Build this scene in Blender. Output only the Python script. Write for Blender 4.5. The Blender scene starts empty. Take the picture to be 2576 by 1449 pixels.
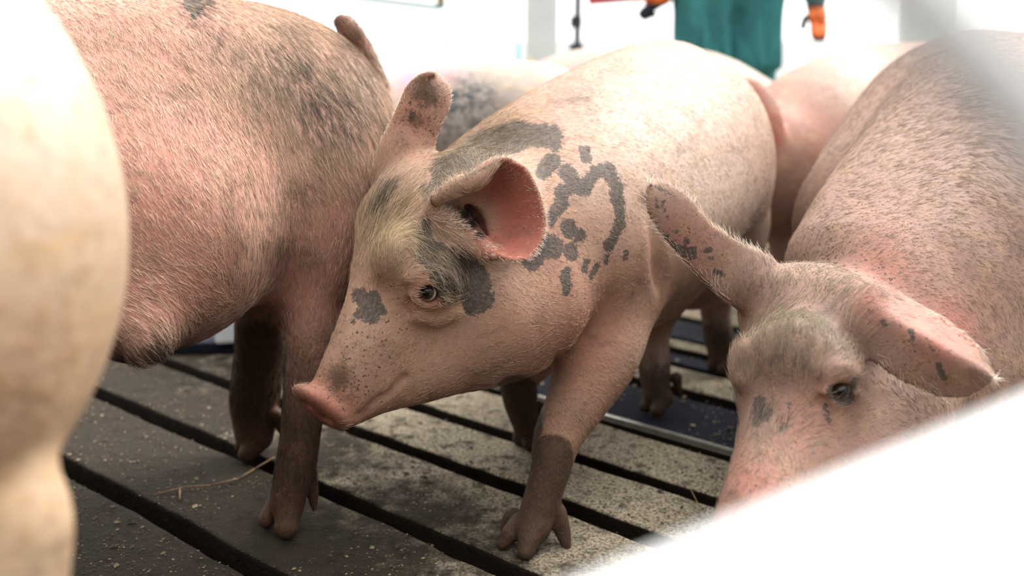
"""Pigs on a slatted barn floor, seen through the white rails of a gate."""
import bpy, math, random
import numpy as np
from mathutils import Vector, Matrix

# ------------------------------------------------------------------ light levels and mesh fineness
SKY_COL = (1.0, 0.99, 0.97, 1)
SKY_BASE, SKY_BACK, SKY_UP, SKY_RIGHT = .10, 1.8, 3.1, .35
SUN_E, SUN_DIR = 5.2, (-.62, -.52, -.85)
FILL_W = 120.0
HM, HL, HR = .0030, .0045, .0036      # grid steps (m) of the three large pigs
HQ = 1.0                             # bristle count factor

# ------------------------------------------------------------------ camera
FPX = 2504.0
PITCH = math.radians(13.7)
CAM = np.array([0.0, 0.0, 0.67])
SC = bpy.context.scene
COL = SC.collection
RT = np.array([1.0, 0, 0])
FW = np.array([0.0, math.cos(PITCH), -math.sin(PITCH)])
UP = np.array([0.0, math.sin(PITCH), math.cos(PITCH)])

cam_data = bpy.data.cameras.new('camera')
cam_data.sensor_width = 36.0
cam_data.lens = 36.0 * FPX / 2576.0
cam_data.clip_start = 0.01
cam_data.clip_end = 200
cam_data.dof.use_dof = True
cam_data.dof.focus_distance = 1.23
cam_data.dof.aperture_fstop = 2.6
cam = bpy.data.objects.new('camera', cam_data)
COL.objects.link(cam)
cam.location = CAM
cam.rotation_euler = (math.pi / 2 - PITCH, 0, 0)
SC.camera = cam

SC.view_settings.view_transform = 'Standard'
SC.view_settings.look = 'None'
SC.view_settings.exposure = 0.15
SC.view_settings.gamma = 1.0
SC.view_settings.use_curve_mapping = False
SC.cycles.use_denoising = True
SC.cycles.use_adaptive_sampling = True
SC.cycles.adaptive_threshold = 0.02
SC.cycles.max_bounces = 4
SC.cycles.diffuse_bounces = 2
SC.cycles.glossy_bounces = 2
SC.cycles.transmission_bounces = 2
SC.cycles.caustics_reflective = False
SC.cycles.caustics_refractive = False

# ------------------------------------------------------------------ node helpers
class NT:
    def __init__(s, tree):
        s.t = tree
        s.n = tree.nodes
        s.n.clear()

    def node(s, kind, **kw):
        nd = s.n.new(kind)
        for k, v in kw.items():
            setattr(nd, k, v)
        return nd

    def put(s, sock, v):
        if isinstance(v, bpy.types.NodeSocket):
            s.t.links.new(v, sock)
        elif v is not None:
            if sock.type == 'RGBA' and not hasattr(v, '__len__'):
                v = (v, v, v, 1)
            elif sock.type == 'RGBA' and len(v) == 3:
                v = (*v, 1)
            sock.default_value = v

    def math(s, op, a, b=None, c=None, clamp=False):
        nd = s.node('ShaderNodeMath', operation=op, use_clamp=clamp)
        for i, v in enumerate((a, b, c)):
            if v is not None:
                s.put(nd.inputs[i], v)
        return nd.outputs[0]

    def mix(s, f, a, b, mode='MIX'):
        nd = s.node('ShaderNodeMix', data_type='RGBA', blend_type=mode)
        nd.clamp_factor = True
        s.put(nd.inputs[0], f)
        s.put(nd.inputs[6], a)
        s.put(nd.inputs[7], b)
        return nd.outputs[2]

    def noise(s, vec, scale, detail=3, rough=0.55, dist=0.0):
        nd = s.node('ShaderNodeTexNoise')
        s.put(nd.inputs['Vector'], vec)
        nd.inputs['Scale'].default_value = scale
        nd.inputs['Detail'].default_value = detail
        nd.inputs['Roughness'].default_value = rough
        nd.inputs['Distortion'].default_value = dist
        return nd.outputs[0]

    def step(s, v, lo, hi):
        nd = s.node('ShaderNodeMapRange', interpolation_type='SMOOTHSTEP')
        s.put(nd.inputs[0], v)
        nd.inputs[1].default_value = lo
        nd.inputs[2].default_value = hi
        return nd.outputs[0]

    def coord(s, which='Object'):
        return s.node('ShaderNodeTexCoord').outputs[which]

    def scale(s, vec, sc, rot=(0, 0, 0)):
        nd = s.node('ShaderNodeMapping')
        s.put(nd.inputs[0], vec)
        nd.inputs['Rotation'].default_value = rot
        nd.inputs['Scale'].default_value = sc
        return nd.outputs[0]

    def bump(s, h, strength=0.3, dist=0.01):
        nd = s.node('ShaderNodeBump')
        nd.inputs['Strength'].default_value = strength
        nd.inputs['Distance'].default_value = dist
        s.put(nd.inputs['Height'], h)
        return nd.outputs[0]

    def out(s, color, rough=0.5, normal=None, metal=0.0, sss=0.0, spec=0.5, sss_r=(1, .35, .2), sss_s=.006, sheen=0.0, coat=0.0):
        p = s.node('ShaderNodeBsdfPrincipled')
        s.put(p.inputs['Base Color'], color)
        s.put(p.inputs['Roughness'], rough)
        p.inputs['Metallic'].default_value = metal
        s.put(p.inputs['Specular IOR Level'], spec)
        if sss:
            p.inputs['Subsurface Weight'].default_value = sss
            p.inputs['Subsurface Radius'].default_value = sss_r
            p.inputs['Subsurface Scale'].default_value = sss_s
        if coat:
            p.inputs['Coat Weight'].default_value = coat
            p.inputs['Coat Roughness'].default_value = 0.03
        if sheen:
            p.inputs['Sheen Weight'].default_value = sheen
        if normal is not None:
            s.put(p.inputs['Normal'], normal)
        o = s.node('ShaderNodeOutputMaterial')
        s.t.links.new(p.outputs[0], o.inputs[0])
        return p


def material(name):
    m = bpy.data.materials.new(name)
    m.use_nodes = True
    return m, NT(m.node_tree)


# ------------------------------------------------------------------ sky: open barn under a white overcast sky
world = bpy.data.worlds.new('overcast_sky')
SC.world = world
world.use_nodes = True
w = NT(world.node_tree)
sep = w.node('ShaderNodeSeparateXYZ')
w.put(sep.inputs[0], w.coord('Generated'))
sx, sy, sz = sep.outputs
back = w.step(sy, -0.25, 0.85)
upm = w.step(sz, 0.25, 0.95)
rightm = w.step(sx, -0.1, 0.9)
lev = w.math('MULTIPLY_ADD', back, SKY_BACK, SKY_BASE)
lev = w.math('MULTIPLY_ADD', upm, SKY_UP, lev)
lev = w.math('MULTIPLY_ADD', rightm, SKY_RIGHT, lev)
low = w.step(sz, -0.12, -0.02)
lev = w.math('MULTIPLY', lev, low)
bg = w.node('ShaderNodeBackground')
bg.inputs[0].default_value = SKY_COL
w.put(bg.inputs[1], lev)
w.t.links.new(bg.outputs[0], w.node('ShaderNodeOutputWorld').inputs[0])

sun_data = bpy.data.lights.new('sun', 'SUN')
sun_data.energy = SUN_E
sun_data.angle = math.radians(28)
sun_data.color = (1.0, 0.97, 0.92)
sun = bpy.data.objects.new('sun', sun_data)
COL.objects.link(sun)
sun.rotation_euler = Vector(SUN_DIR).to_track_quat('-Z', 'Y').to_euler()

fill_data = bpy.data.lights.new('back_fill', 'AREA')       # added unseen light, brightens the back wall and the pigs' backs
fill_data.shape = 'RECTANGLE'; fill_data.size = 9.0; fill_data.size_y = .5
fill_data.energy = FILL_W
strip = bpy.data.objects.new('back_fill', fill_data)
COL.objects.link(strip)
strip.location = (.3, 4.6, 3.0)
strip.rotation_euler = Vector((0, .42, -1)).to_track_quat('-Z', 'Y').to_euler()


# ------------------------------------------------------------------ places: pixel of the photo plus a real distance -> a point
def P(px, py, z):
    return CAM + z * ((px - 1288.0) / FPX * RT - (py - 724.5) / FPX * UP + FW)


def G(px, py, lift=0.0):
    """the point of the floor seen at a pixel"""
    z = (CAM[2] - lift) / (math.sin(PITCH) + (py - 724.5) / FPX * math.cos(PITCH))
    return P(px, py, z)


def proj(v):
    d = v - CAM
    z = d @ FW
    zz = np.where(np.abs(z) < 1e-6, 1e-6, z)
    return 1288.0 + FPX * (d @ RT) / zz, 724.5 - FPX * (d @ UP) / zz, z


def tag(o, label=None, cat=None, group=None, kind=None):
    if label: o['label'] = label
    if cat: o['category'] = cat
    if group: o['group'] = group
    if kind: o['kind'] = kind
    return o


def link(name, data, parent=None, loc=None):
    o = bpy.data.objects.new(name, data)
    COL.objects.link(o)
    if parent is not None:
        o.parent = parent
    if loc is not None:
        o.location = loc
    return o


# ------------------------------------------------------------------ smooth solid modelling on a distance grid
class Solid:
    def __init__(s, lo, hi, h):
        s.lo = np.array(lo, float)
        s.h = h
        s.n = np.ceil((np.array(hi) - s.lo) / h).astype(int) + 1
        s.D = np.full(s.n, 0.12, np.float32)
        s.sheets = []

    def win(s, lo, hi):
        a = np.clip(np.floor((lo - s.lo) / s.h).astype(int), 0, s.n)
        b = np.clip(np.ceil((hi - s.lo) / s.h).astype(int) + 1, 0, s.n)
        if np.any(b <= a):
            return None, None
        sl = tuple(slice(a[i], b[i]) for i in range(3))
        ax = [(s.lo[i] + s.h * np.arange(a[i], b[i])).astype(np.float32) for i in range(3)]
        return sl, ax

    def blend(s, sl, d, k, sub=False):
        A = s.D[sl]
        if sub:
            A = -A
            hh = np.maximum(k - np.abs(A - d), 0) / k
            s.D[sl] = -(np.minimum(A, d) - hh * hh * k * .25)
        else:
            hh = np.maximum(k - np.abs(A - d), 0) / k
            s.D[sl] = np.minimum(A, d) - hh * hh * k * .25

    def chain(s, pts, k=.02, sub=False, smooth=True, flat=None):
        """pts: (point, radius) swept as one tapering limb"""
        c = np.array([p for p, r in pts], float)
        r = np.array([r for p, r in pts], float)
        if len(c) == 1:
            c = np.vstack([c, c + 1e-5]); r = np.append(r, r)
        if smooth and len(c) > 2:
            q = np.column_stack([c, r])
            e = np.vstack([2 * q[0] - q[1], q, 2 * q[-1] - q[-2]])
            out = []
            m = 4
            for i in range(1, len(e) - 2):
                for t in np.arange(m) / m:
                    out.append(.5 * (2 * e[i] + (e[i + 1] - e[i - 1]) * t + (2 * e[i - 1] - 5 * e[i] + 4 * e[i + 1] - e[i + 2]) * t * t
                                     + (-e[i - 1] + 3 * e[i] - 3 * e[i + 1] + e[i + 2]) * t ** 3))
            out.append(q[-1])
            q = np.array(out)
            lo_r = r.min() * .5
            c, r = q[:, :3], np.maximum(q[:, 3], lo_r)
        mg = .03 + k * 1.2
        sl, ax = s.win((c - r[:, None]).min(0) - mg, (c + r[:, None]).max(0) + mg)
        if sl is None:
            return
        off = [x.start for x in sl]
        T = np.full([len(x) for x in ax], .12, np.float32)
        for i in range(len(c) - 1):
            a, b = c[i], c[i + 1]
            rr = max(r[i], r[i + 1]) + mg
            s2, ax2 = s.win(np.minimum(a, b) - rr, np.maximum(a, b) + rr)
            if s2 is None:
                continue
            s2 = tuple(slice(max(x.start - o, 0), x.stop - o) for x, o in zip(s2, off))
            t = T[s2]
            if 0 in t.shape:
                continue
            axx = [ax[j][s2[j]] for j in range(3)]
            X, Y, Z = axx[0][:, None, None] - np.float32(a[0]), axx[1][None, :, None] - np.float32(a[1]), axx[2][None, None, :] - np.float32(a[2])
            ba = (b - a).astype(np.float32)
            L = float(ba @ ba) + 1e-12
            r1, r2 = float(r[i]), float(r[i + 1])
            rr_ = r1 - r2
            a2 = L - rr_ * rr_
            if a2 <= 1e-9:
                big = a if r1 > r2 else b
                o_ = (big - a).astype(np.float32)
                d = np.sqrt((X - o_[0]) ** 2 + (Y - o_[1]) ** 2 + (Z - o_[2]) ** 2) - max(r1, r2)
            else:
                y = X * ba[0] + Y * ba[1] + Z * ba[2]
                zz_ = y - L
                x2 = np.maximum(((X * X + Y * Y + Z * Z) - y * y / L), 0)
                # cone side, then the two end caps
                sq = np.sqrt(x2)
                ct = math.sqrt(a2 / L)
                st = rr_ / math.sqrt(L)
                ya = y / math.sqrt(L)
                side = sq * ct + ya * st - r1
                kk = sq * st / max(ct, 1e-6)
                d = np.where(ya - kk < 0, np.sqrt(x2 + ya * ya) - r1,
                             np.where(ya - kk > math.sqrt(L), np.sqrt(x2 + (ya - math.sqrt(L)) ** 2) - r2, side))
            T[s2] = np.minimum(t, d.astype(np.float32))
        s.blend(sl, T, k, sub)

    def ball(s, c, r, k=.02, sub=False):
        s.chain([(c, r)], k, sub)

    def ellipsoid(s, c, axes, radii, k=.02, sub=False):
        c = np.asarray(c, float)
        A = np.array([np.asarray(a, float) / np.linalg.norm(a) for a in axes])
        R = np.array(radii, float)
        ext = np.sqrt(((A * R[:, None]) ** 2).sum(0)) + .02 + k
        sl, ax = s.win(c - ext, c + ext)
        if sl is None:
            return
        X, Y, Z = ax[0][:, None, None] - c[0], ax[1][None, :, None] - c[1], ax[2][None, None, :] - c[2]
        k0 = 0; k1 = 0
        for a, r in zip(A, R):
            q = X * a[0] + Y * a[1] + Z * a[2]
            k0 = k0 + (q / r) ** 2
            k1 = k1 + (q / r ** 2) ** 2
        k0 = np.sqrt(k0); k1 = np.sqrt(k1) + 1e-9
        s.blend(sl, (k0 * (k0 - 1) / k1).astype(np.float32), k, sub)

    def sheet(s, net, edge, thick, k=.012):
        """net: (m,n,3) dense surface samples; a thin skin of that shape, thinner at its edge"""
        pts = net.reshape(-1, 3).astype(np.float32)
        ed = edge.reshape(-1)
        th = (thick * (1 - .30 * ed)).astype(np.float32)
        s.sheets.append((pts, ed, thick))
        pad = thick + k + .012
        best_cells = 40000
        # split the samples into blocks so that every grid cell only looks at samples near it
        B = .035
        key = np.floor((pts - pts.min(0)) / B).astype(int)
        sl, ax = s.win(pts.min(0) - pad, pts.max(0) + pad)
        if sl is None:
            return
        T = np.full([len(x) for x in ax], .12, np.float32)
        off = [x.start for x in sl]
        for kk in np.unique(key, axis=0):
            m = np.all(key == kk, 1)
            pp, tt = pts[m], th[m]
            s2, _ = s.win(pp.min(0) - pad, pp.max(0) + pad)
            s2 = tuple(slice(max(x.start - o, 0), x.stop - o) for x, o in zip(s2, off))
            axx = [ax[j][s2[j]] for j in range(3)]
            g = np.stack(np.meshgrid(*axx, indexing='ij'), -1).reshape(-1, 3)
            if len(g) == 0:
                continue
            dd = np.empty(len(g), np.float32)
            for i in range(0, len(g), 6000):
                q = g[i:i + 6000]
                d2 = (q ** 2).sum(1)[:, None] + (pp ** 2).sum(1)[None] - 2 * q @ pp.T
                dd[i:i + 6000] = (np.sqrt(np.maximum(d2, 0)) - tt[None]).min(1)
            t = T[s2]
            T[s2] = np.minimum(t, dd.reshape(t.shape))
        s.blend(sl, T, k)

    def at(s, p):
        g = (np.atleast_2d(p) - s.lo) / s.h
        i = np.clip(g.astype(int), 0, s.n - 2)
        f = np.clip(g - i, 0, 1)
        v = 0
        for a in (0, 1):
            for b in (0, 1):
                for c in (0, 1):
                    wgt = (f[:, 0] if a else 1 - f[:, 0]) * (f[:, 1] if b else 1 - f[:, 1]) * (f[:, 2] if c else 1 - f[:, 2])
                    v = v + wgt * s.D[i[:, 0] + a, i[:, 1] + b, i[:, 2] + c]
        out = np.any((g < 0) | (g > s.n - 1), axis=1)
        return np.where(out, .2, v)

    def hit(s, px, py, z0=.3, z1=4.0, default=None):
        """distance at which the sight line through a pixel meets the skin"""
        zs = np.arange(z0, z1, s.h * .4)
        pts = CAM + zs[:, None] * ((px - 1288.0) / FPX * RT - (py - 724.5) / FPX * UP + FW)[None]
        v = s.at(pts)
        j = np.argmax(v < 0)
        if v[j] >= 0:
            return default
        return zs[j]

    def on(s, px, py, deep=0.0, default=1.3, z0=.3):
        z = s.hit(px, py, z0)
        return P(px, py, (default if z is None else z) + deep)

    def mesh(s, smooth_iter=2):
        D, S = s.D, s.D < 0
        n = s.n
        c = np.zeros(n - 1, np.uint8)
        for a in (0, 1):
            for b in (0, 1):
                for d in (0, 1):
                    c += S[a:n[0] - 1 + a, b:n[1] - 1 + b, d:n[2] - 1 + d]
        act = (c > 0) & (c < 8)
        idx = np.argwhere(act)
        cor = np.array([(a, b, d) for a in (0, 1) for b in (0, 1) for d in (0, 1)])
        val = np.stack([D[idx[:, 0] + q[0], idx[:, 1] + q[1], idx[:, 2] + q[2]] for q in cor], 1)
        acc = np.zeros((len(idx), 3)); cnt = np.zeros(len(idx))
        for i in range(8):
            for j in range(i + 1, 8):
                if np.abs(cor[i] - cor[j]).sum() != 1:
                    continue
                va, vb = val[:, i], val[:, j]
                m = (va < 0) != (vb < 0)
                t = va[m] / (va[m] - vb[m])
                acc[m] += cor[i] + t[:, None] * (cor[j] - cor[i])
                cnt[m] += 1
        v = s.lo + s.h * (idx + acc / cnt[:, None])
        ids = np.full(n - 1, -1, np.int32)
        ids[act] = np.arange(len(idx))
        F = []
        for ax in range(3):
            o = [0, 1, 2]; o.remove(ax)
            A = [slice(None)] * 3; A[ax] = slice(0, -1)
            Bq = [slice(None)] * 3; Bq[ax] = slice(1, None)
            sa, sb = S[tuple(A)], S[tuple(Bq)]
            e = np.argwhere(sa != sb)
            e = e[(e[:, o[0]] > 0) & (e[:, o[1]] > 0) & (e[:, o[0]] < n[o[0]] - 1) & (e[:, o[1]] < n[o[1]] - 1)]
            q = []
            for d0, d1 in ((-1, -1), (0, -1), (0, 0), (-1, 0)):
                w_ = e.copy(); w_[:, o[0]] += d0; w_[:, o[1]] += d1
                q.append(ids[w_[:, 0], w_[:, 1], w_[:, 2]])
            q = np.stack(q, 1)
            flip = sa[e[:, 0], e[:, 1], e[:, 2]]
            if ax == 1:
                flip = ~flip
            q[~flip] = q[~flip][:, ::-1]
            F.append(q)
        f = np.vstack(F)
        f = f[(f >= 0).all(1)]
        E = np.vstack([f[:, [0, 1]], f[:, [1, 2]], f[:, [2, 3]], f[:, [3, 0]]])
        deg = np.bincount(E.ravel(), minlength=len(v)).astype(float)
        deg[deg == 0] = 1
        for it in range(smooth_iter):
            for lam in (.55, -.57):
                avg = np.stack([np.bincount(E[:, 0], v[E[:, 1], i], len(v)) + np.bincount(E[:, 1], v[E[:, 0], i], len(v)) for i in range(3)], 1) / deg[:, None]
                v = v + lam * (avg - v)
        return v, f


def near_sheet(sol, v, lim=.03):
    """0..1 membership of the ears and how close each vertex lies to an ear's edge"""
    ear = np.zeros(len(v)); rim = np.zeros(len(v)); face = np.zeros(len(v))
    for pts, ed, th in sol.sheets:
        m = np.all((v > pts.min(0) - lim) & (v < pts.max(0) + lim), 1)
        ii = np.where(m)[0]
        for i in range(0, len(ii), 4000):
            q = v[ii[i:i + 4000]].astype(np.float32)
            d2 = (q ** 2).sum(1)[:, None] + (pts ** 2).sum(1)[None] - 2 * q @ pts.T
            j = d2.argmin(1)
            d = np.sqrt(np.maximum(d2[np.arange(len(q)), j], 0))
            e = np.clip(1 - (d - th) / .010, 0, 1)
            w_ = ii[i:i + 4000]
            ear[w_] = np.maximum(ear[w_], e)
            rim[w_] = np.maximum(rim[w_], e * ed[j])
    return ear, rim


def leaf(spine, widths, bow, curl=0.0, m=110, n=60, tipround=2.2, ridge=None):
    """ear blade: spine points (px,py,z), half widths in px; bow = how far its middle stands towards the viewer (m)"""
    sp = np.array(spine, float); wd = np.array(widths, float)
    t = np.linspace(0, 1, len(sp)); u = np.linspace(0, 1, m)
    cx = [np.interp(u, t, sp[:, i]) for i in range(3)]
    for _ in range(40):
        for i in range(3):
            a = cx[i].copy(); a[1:-1] = (a[:-2] + 2 * a[1:-1] + a[2:]) / 4; cx[i] = a
    W = np.interp(u, t, wd)
    for _ in range(30):
        a = W.copy(); a[1:-1] = (a[:-2] + 2 * a[1:-1] + a[2:]) / 4; W = a
    W = W * (1 - np.clip((u - .72) / .28, 0, 1) ** tipround) ** .5
    dx, dy = np.gradient(cx[0]), np.gradient(cx[1])
    L = np.hypot(dx, dy); nx_, ny_ = -dy / L, dx / L
    vv = np.linspace(-1, 1, n)
    px = cx[0][:, None] + nx_[:, None] * W[:, None] * vv[None]
    py = cx[1][:, None] + ny_[:, None] * W[:, None] * vv[None]
    pz = cx[2][:, None] - bow * (1 - vv[None] ** 2) * np.sin(np.pi * np.clip(u * .8 + .1, 0, 1))[:, None] + curl * vv[None] * u[:, None]
    if ridge:        # folded blade: a ridge nearer the viewer, both sides falling away from it
        v0, top, low = ridge
        q = np.where(vv < v0, (v0 - vv) / (1 + v0) * top, (vv - v0) / (1 - v0) * low)
        for _ in range(12): q[1:-1] = (q[:-2] + 2 * q[1:-1] + q[2:]) / 4
        pz = pz + q[None] * np.clip(u * 5, .15, 1)[:, None]
    net = CAM + pz[..., None] * ((px - 1288)[..., None] / FPX * RT - (py - 724.5)[..., None] / FPX * UP + FW)
    ed = np.maximum(np.abs(vv)[None] ** 3 * np.ones((m, 1)), (u[:, None] ** 6) * np.ones((1, n)))
    return net, ed


def bowl(outline, bottom, m=240, n=60, power=2.0):
    """cupped ear: rim outline (px,py,z) closed, bottom point (px,py,z)"""
    o = np.array(outline, float); o = np.vstack([o, o[:1]])
    d = np.append(0, np.cumsum(np.linalg.norm(np.diff(o[:, :2], axis=0), axis=1))); d /= d[-1]
    u = np.linspace(0, 1, m)
    c = np.stack([np.interp(u, d, o[:, i]) for i in range(3)], 1)
    c = c[:-1]
    for _ in range(14):
        c = (np.roll(c, 1, 0) + 2 * c + np.roll(c, -1, 0)) / 4
    s_ = np.linspace(.04, 1, n)
    b = np.array(bottom, float)
    pxy = b[None, None, :2] + (c[:, None, :2] - b[:2]) * s_[None, :, None]
    pz = b[2] + (c[:, None, 2] - b[2]) * (s_[None] ** power)
    net = CAM + pz[..., None] * ((pxy[..., :1] - 1288) / FPX * RT - (pxy[..., 1:2] - 724.5) / FPX * UP + FW)
    ed = np.ones((len(c), 1)) * (s_[None] ** 5)
    return net, ed


def gauss(px, py, spots):
    a = np.zeros(len(px))
    for x, y, r, amt in spots:
        a = np.maximum(a, amt * np.exp(-((px - x) ** 2 + (py - y) ** 2) / (r * r)))
    return a


def blobs(px, py, caps):
    """signed field (px/20) of patches drawn as rounded strokes (x1,y1,x2,y2,r)"""
    best = np.full(len(px), -3.0)
    for x1, y1, x2, y2, r in caps:
        m = (px > min(x1, x2) - r - 60) & (px < max(x1, x2) + r + 60) & (py > min(y1, y2) - r - 60) & (py < max(y1, y2) + r + 60)
        if not m.any():
            continue
        X, Y = px[m] - x1, py[m] - y1
        bx, by = x2 - x1, y2 - y1
        t = np.clip((X * bx + Y * by) / (bx * bx + by * by + 1e-9), 0, 1)
        d = (r - np.hypot(X - t * bx, Y - t * by)) / 20.0
        best[m] = np.maximum(best[m], d)
    return np.clip(best, -1, 1)


def mesh_object(name, v, f, mat, parent=None, origin=None, attrs=None):
    origin = np.zeros(3) if origin is None else np.asarray(origin, float)
    me = bpy.data.meshes.new(name)
    v = np.asarray(v, float) - origin
    f = np.asarray(f)
    me.vertices.add(len(v)); me.vertices.foreach_set('co', v.astype(np.float32).ravel())
    k = f.shape[1]
    me.loops.add(len(f) * k); me.loops.foreach_set('vertex_index', f.astype(np.int32).ravel())
    me.polygons.add(len(f)); me.polygons.foreach_set('loop_start', np.arange(0, len(f) * k, k, dtype=np.int32))
    me.update(calc_edges=True)
    me.validate()
    me.polygons.foreach_set('use_smooth', np.ones(len(me.polygons), bool))
    for nm, arr in (attrs or {}).items():
        a = me.attributes.new(nm, 'FLOAT_COLOR', 'POINT')
        a.data.foreach_set('color', np.asarray(arr, np.float32).ravel())
    me.materials.append(mat)
    o = bpy.data.objects.new(name, me)
    COL.objects.link(o)
    if parent is not None:
        o.parent = parent
        o.location = origin - np.array(parent.matrix_world.translation if parent.parent else parent.location)
    else:
        o.location = origin
    return o


def normals_of(v, f):
    a, b, c, d = v[f[:, 0]], v[f[:, 1]], v[f[:, 2]], v[f[:, 3]]
    fn = np.cross(c - a, d - b)
    nv = np.stack([sum(np.bincount(f[:, j], fn[:, i], len(v)) for j in range(4)) for i in range(3)], 1)
    return nv / (np.linalg.norm(nv, axis=1, keepdims=True) + 1e-12)
# ------------------------------------------------------------------ skin, bristles, eyes
def skin_material(name, c1, c2, pink=(.39, .125, .095), patch=(.056, .044, .037), straw=(.42, .27, .14), dirtc=(.075, .040, .022), fine=1.0, sss=.10, rag=1.0, mottle=.5):
    m, t = material(name)
    co = t.coord('Object')
    A = t.node('ShaderNodeAttribute', attribute_name='ca').outputs['Color']
    B = t.node('ShaderNodeAttribute', attribute_name='cb').outputs['Color']
    sa = t.node('ShaderNodeSeparateColor'); t.put(sa.inputs[0], A)
    sb = t.node('ShaderNodeSeparateColor'); t.put(sb.inputs[0], B)
    patchv, dirt_and_shade, pk = sa.outputs
    soft, hole, speck = sb.outputs
    big = t.noise(co, 7, 3)
    mid = t.noise(co, 38, 4, .6)
    fin = t.noise(co, 260 * fine, 4, .65)
    col = t.mix(t.step(big, .35, .65), c1, c2)
    pale = t.node('ShaderNodeAttribute', attribute_name='cc').outputs['Fac']
    col = t.mix(pale, col, (.56, .46, .40))  # pale blobs put the light on backs and legs into the colour
    col = t.mix(t.math('MULTIPLY', t.step(mid, .45, .72), .35), col, straw)
    col = t.mix(t.math('MULTIPLY', pk, t.step(mid, -.6, .7)), col, pink)
    col = t.mix(t.math('MULTIPLY', t.step(fin, .42, .75), .45), col, (c1[0] * .62, c1[1] * .5, c1[2] * .45))
    br = t.noise(t.scale(co, (1.0, 1.0, 1.6)), 17, 5, .68, .4)
    col = t.mix(t.math('MULTIPLY', t.step(br, .50, .74), mottle), col, (dirtc[0] * 1.9, dirtc[1] * 2.1, dirtc[2] * 2.3))
    # soft grey smudges
    sf = t.math('MULTIPLY', soft, t.step(t.math('ADD', mid, t.math('MULTIPLY', fin, .5)), .45, 1.0))
    col = t.mix(sf, col, (patch[0] * 1.3, patch[1] * 1.3, patch[2] * 1.25))
    # sharp dark patches with ragged rims
    pv = t.math('SUBTRACT', t.math('MULTIPLY', patchv, 2), 1)
    rg = t.math('ADD', t.math('MULTIPLY', t.math('SUBTRACT', t.noise(co, 120, 3, .6), .5), 1.1 * rag), t.math('MULTIPLY', t.math('SUBTRACT', fin, .5), 1.3 * rag))
    pf = t.step(t.math('ADD', pv, rg), -.07, .09)
    pcol = t.mix(t.step(fin, .38, .7), patch, (patch[0] * 2.1, patch[1] * 2.0, patch[2] * 1.9))
    col = t.mix(pf, col, pcol)
    # dung: streaky film, then loose crusts; some blobs stand for shade
    dn = t.math('ADD', t.math('MULTIPLY', mid, .6), t.math('MULTIPLY', fin, .4))
    dirtc_v = t.mix(t.step(t.math('ADD', fin, t.math('MULTIPLY', mid, .8)), .72, 1.12), (dirtc[0] * .55, dirtc[1] * .55, dirtc[2] * .55), (dirtc[0] * 1.5, dirtc[1] * 1.45, dirtc[2] * 1.4))
    df = t.step(t.math('ADD', dirt_and_shade, t.math('MULTIPLY', t.math('SUBTRACT', dn, .5), 1.7)), .22, .95)
    col = t.mix(t.math('MULTIPLY', df, .93), col, dirtc_v)
    sp = t.noise(co, 240 * fine, 3, .5)
    spf = t.step(t.math('ADD', sp, t.math('MULTIPLY', speck, .09)), .70, .77)
    spf = t.math('MULTIPLY', spf, t.math('MINIMUM', t.math('MULTIPLY', speck, 3), 1))
    col = t.mix(spf, col, (.085, .052, .036))
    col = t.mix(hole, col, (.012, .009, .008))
    h = t.math('ADD', t.math('MULTIPLY', fin, .5), t.math('MULTIPLY', mid, .9))
    h = t.math('ADD', h, t.math('MULTIPLY', df, .6))
    nrm = t.bump(h, .35, .0035)
    t.out(col, t.math('MULTIPLY_ADD', mid, .2, .50), nrm, sss=sss, spec=.16)
    return m


def hair_material(name):
    m, t = material(name)
    A = t.node('ShaderNodeAttribute', attribute_name='hair_color').outputs['Color']
    t.out(A, .55, None, spec=.12)
    return m


HAIR_MAT = hair_material('bristle')


def eye_material():
    m, t = material('wet_eye')
    co = t.coord('Object')
    sp = t.node('ShaderNodeSeparateXYZ'); t.put(sp.inputs[0], co)
    r = t.math('SQRT', t.math('ADD', t.math('POWER', sp.outputs[0], 2), t.math('POWER', sp.outputs[1], 2)))
    col = t.mix(t.step(r, .0048, .0060), (.004, .004, .005), (.040, .020, .012))
    col = t.mix(t.step(r, .0086, .0094), col, (.40, .32, .28))
    t.out(col, .05, None, spec=.3)
    return m


EYE_MAT = eye_material()


def make_eye(parent, c, axis, r, name='eye'):
    """eyeball whose pupil looks along axis"""
    import bmesh
    bm = bmesh.new()
    bmesh.ops.create_uvsphere(bm, u_segments=32, v_segments=20, radius=r)
    for v in bm.verts:      # cornea bulge
        q = math.hypot(v.co.x, v.co.y)
        if v.co.z > 0 and q < .62 * r:
            v.co.z += .10 * r * (1 - (q / (.62 * r)) ** 2)
    me = bpy.data.meshes.new(name); bm.to_mesh(me); bm.free()
    for p in me.polygons: p.use_smooth = True
    me.materials.append(EYE_MAT)
    o = link(name, me, parent)
    o.rotation_euler = Vector(axis).to_track_quat('Z', 'Y').to_euler()
    o.location = np.asarray(c) - np.array(parent.location)
    return o


def flow_at(px, py, flow):
    f = np.array(flow, float)
    d2 = (px[:, None] - f[None, :, 0]) ** 2 + (py[:, None] - f[None, :, 1]) ** 2 + 900
    w_ = 1 / d2 ** 1.3
    n = f[:, 2:4] / np.linalg.norm(f[:, 2:4], axis=1, keepdims=True)
    d = w_ @ n
    return d / (np.linalg.norm(d, axis=1, keepdims=True) + 1e-9)


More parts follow.
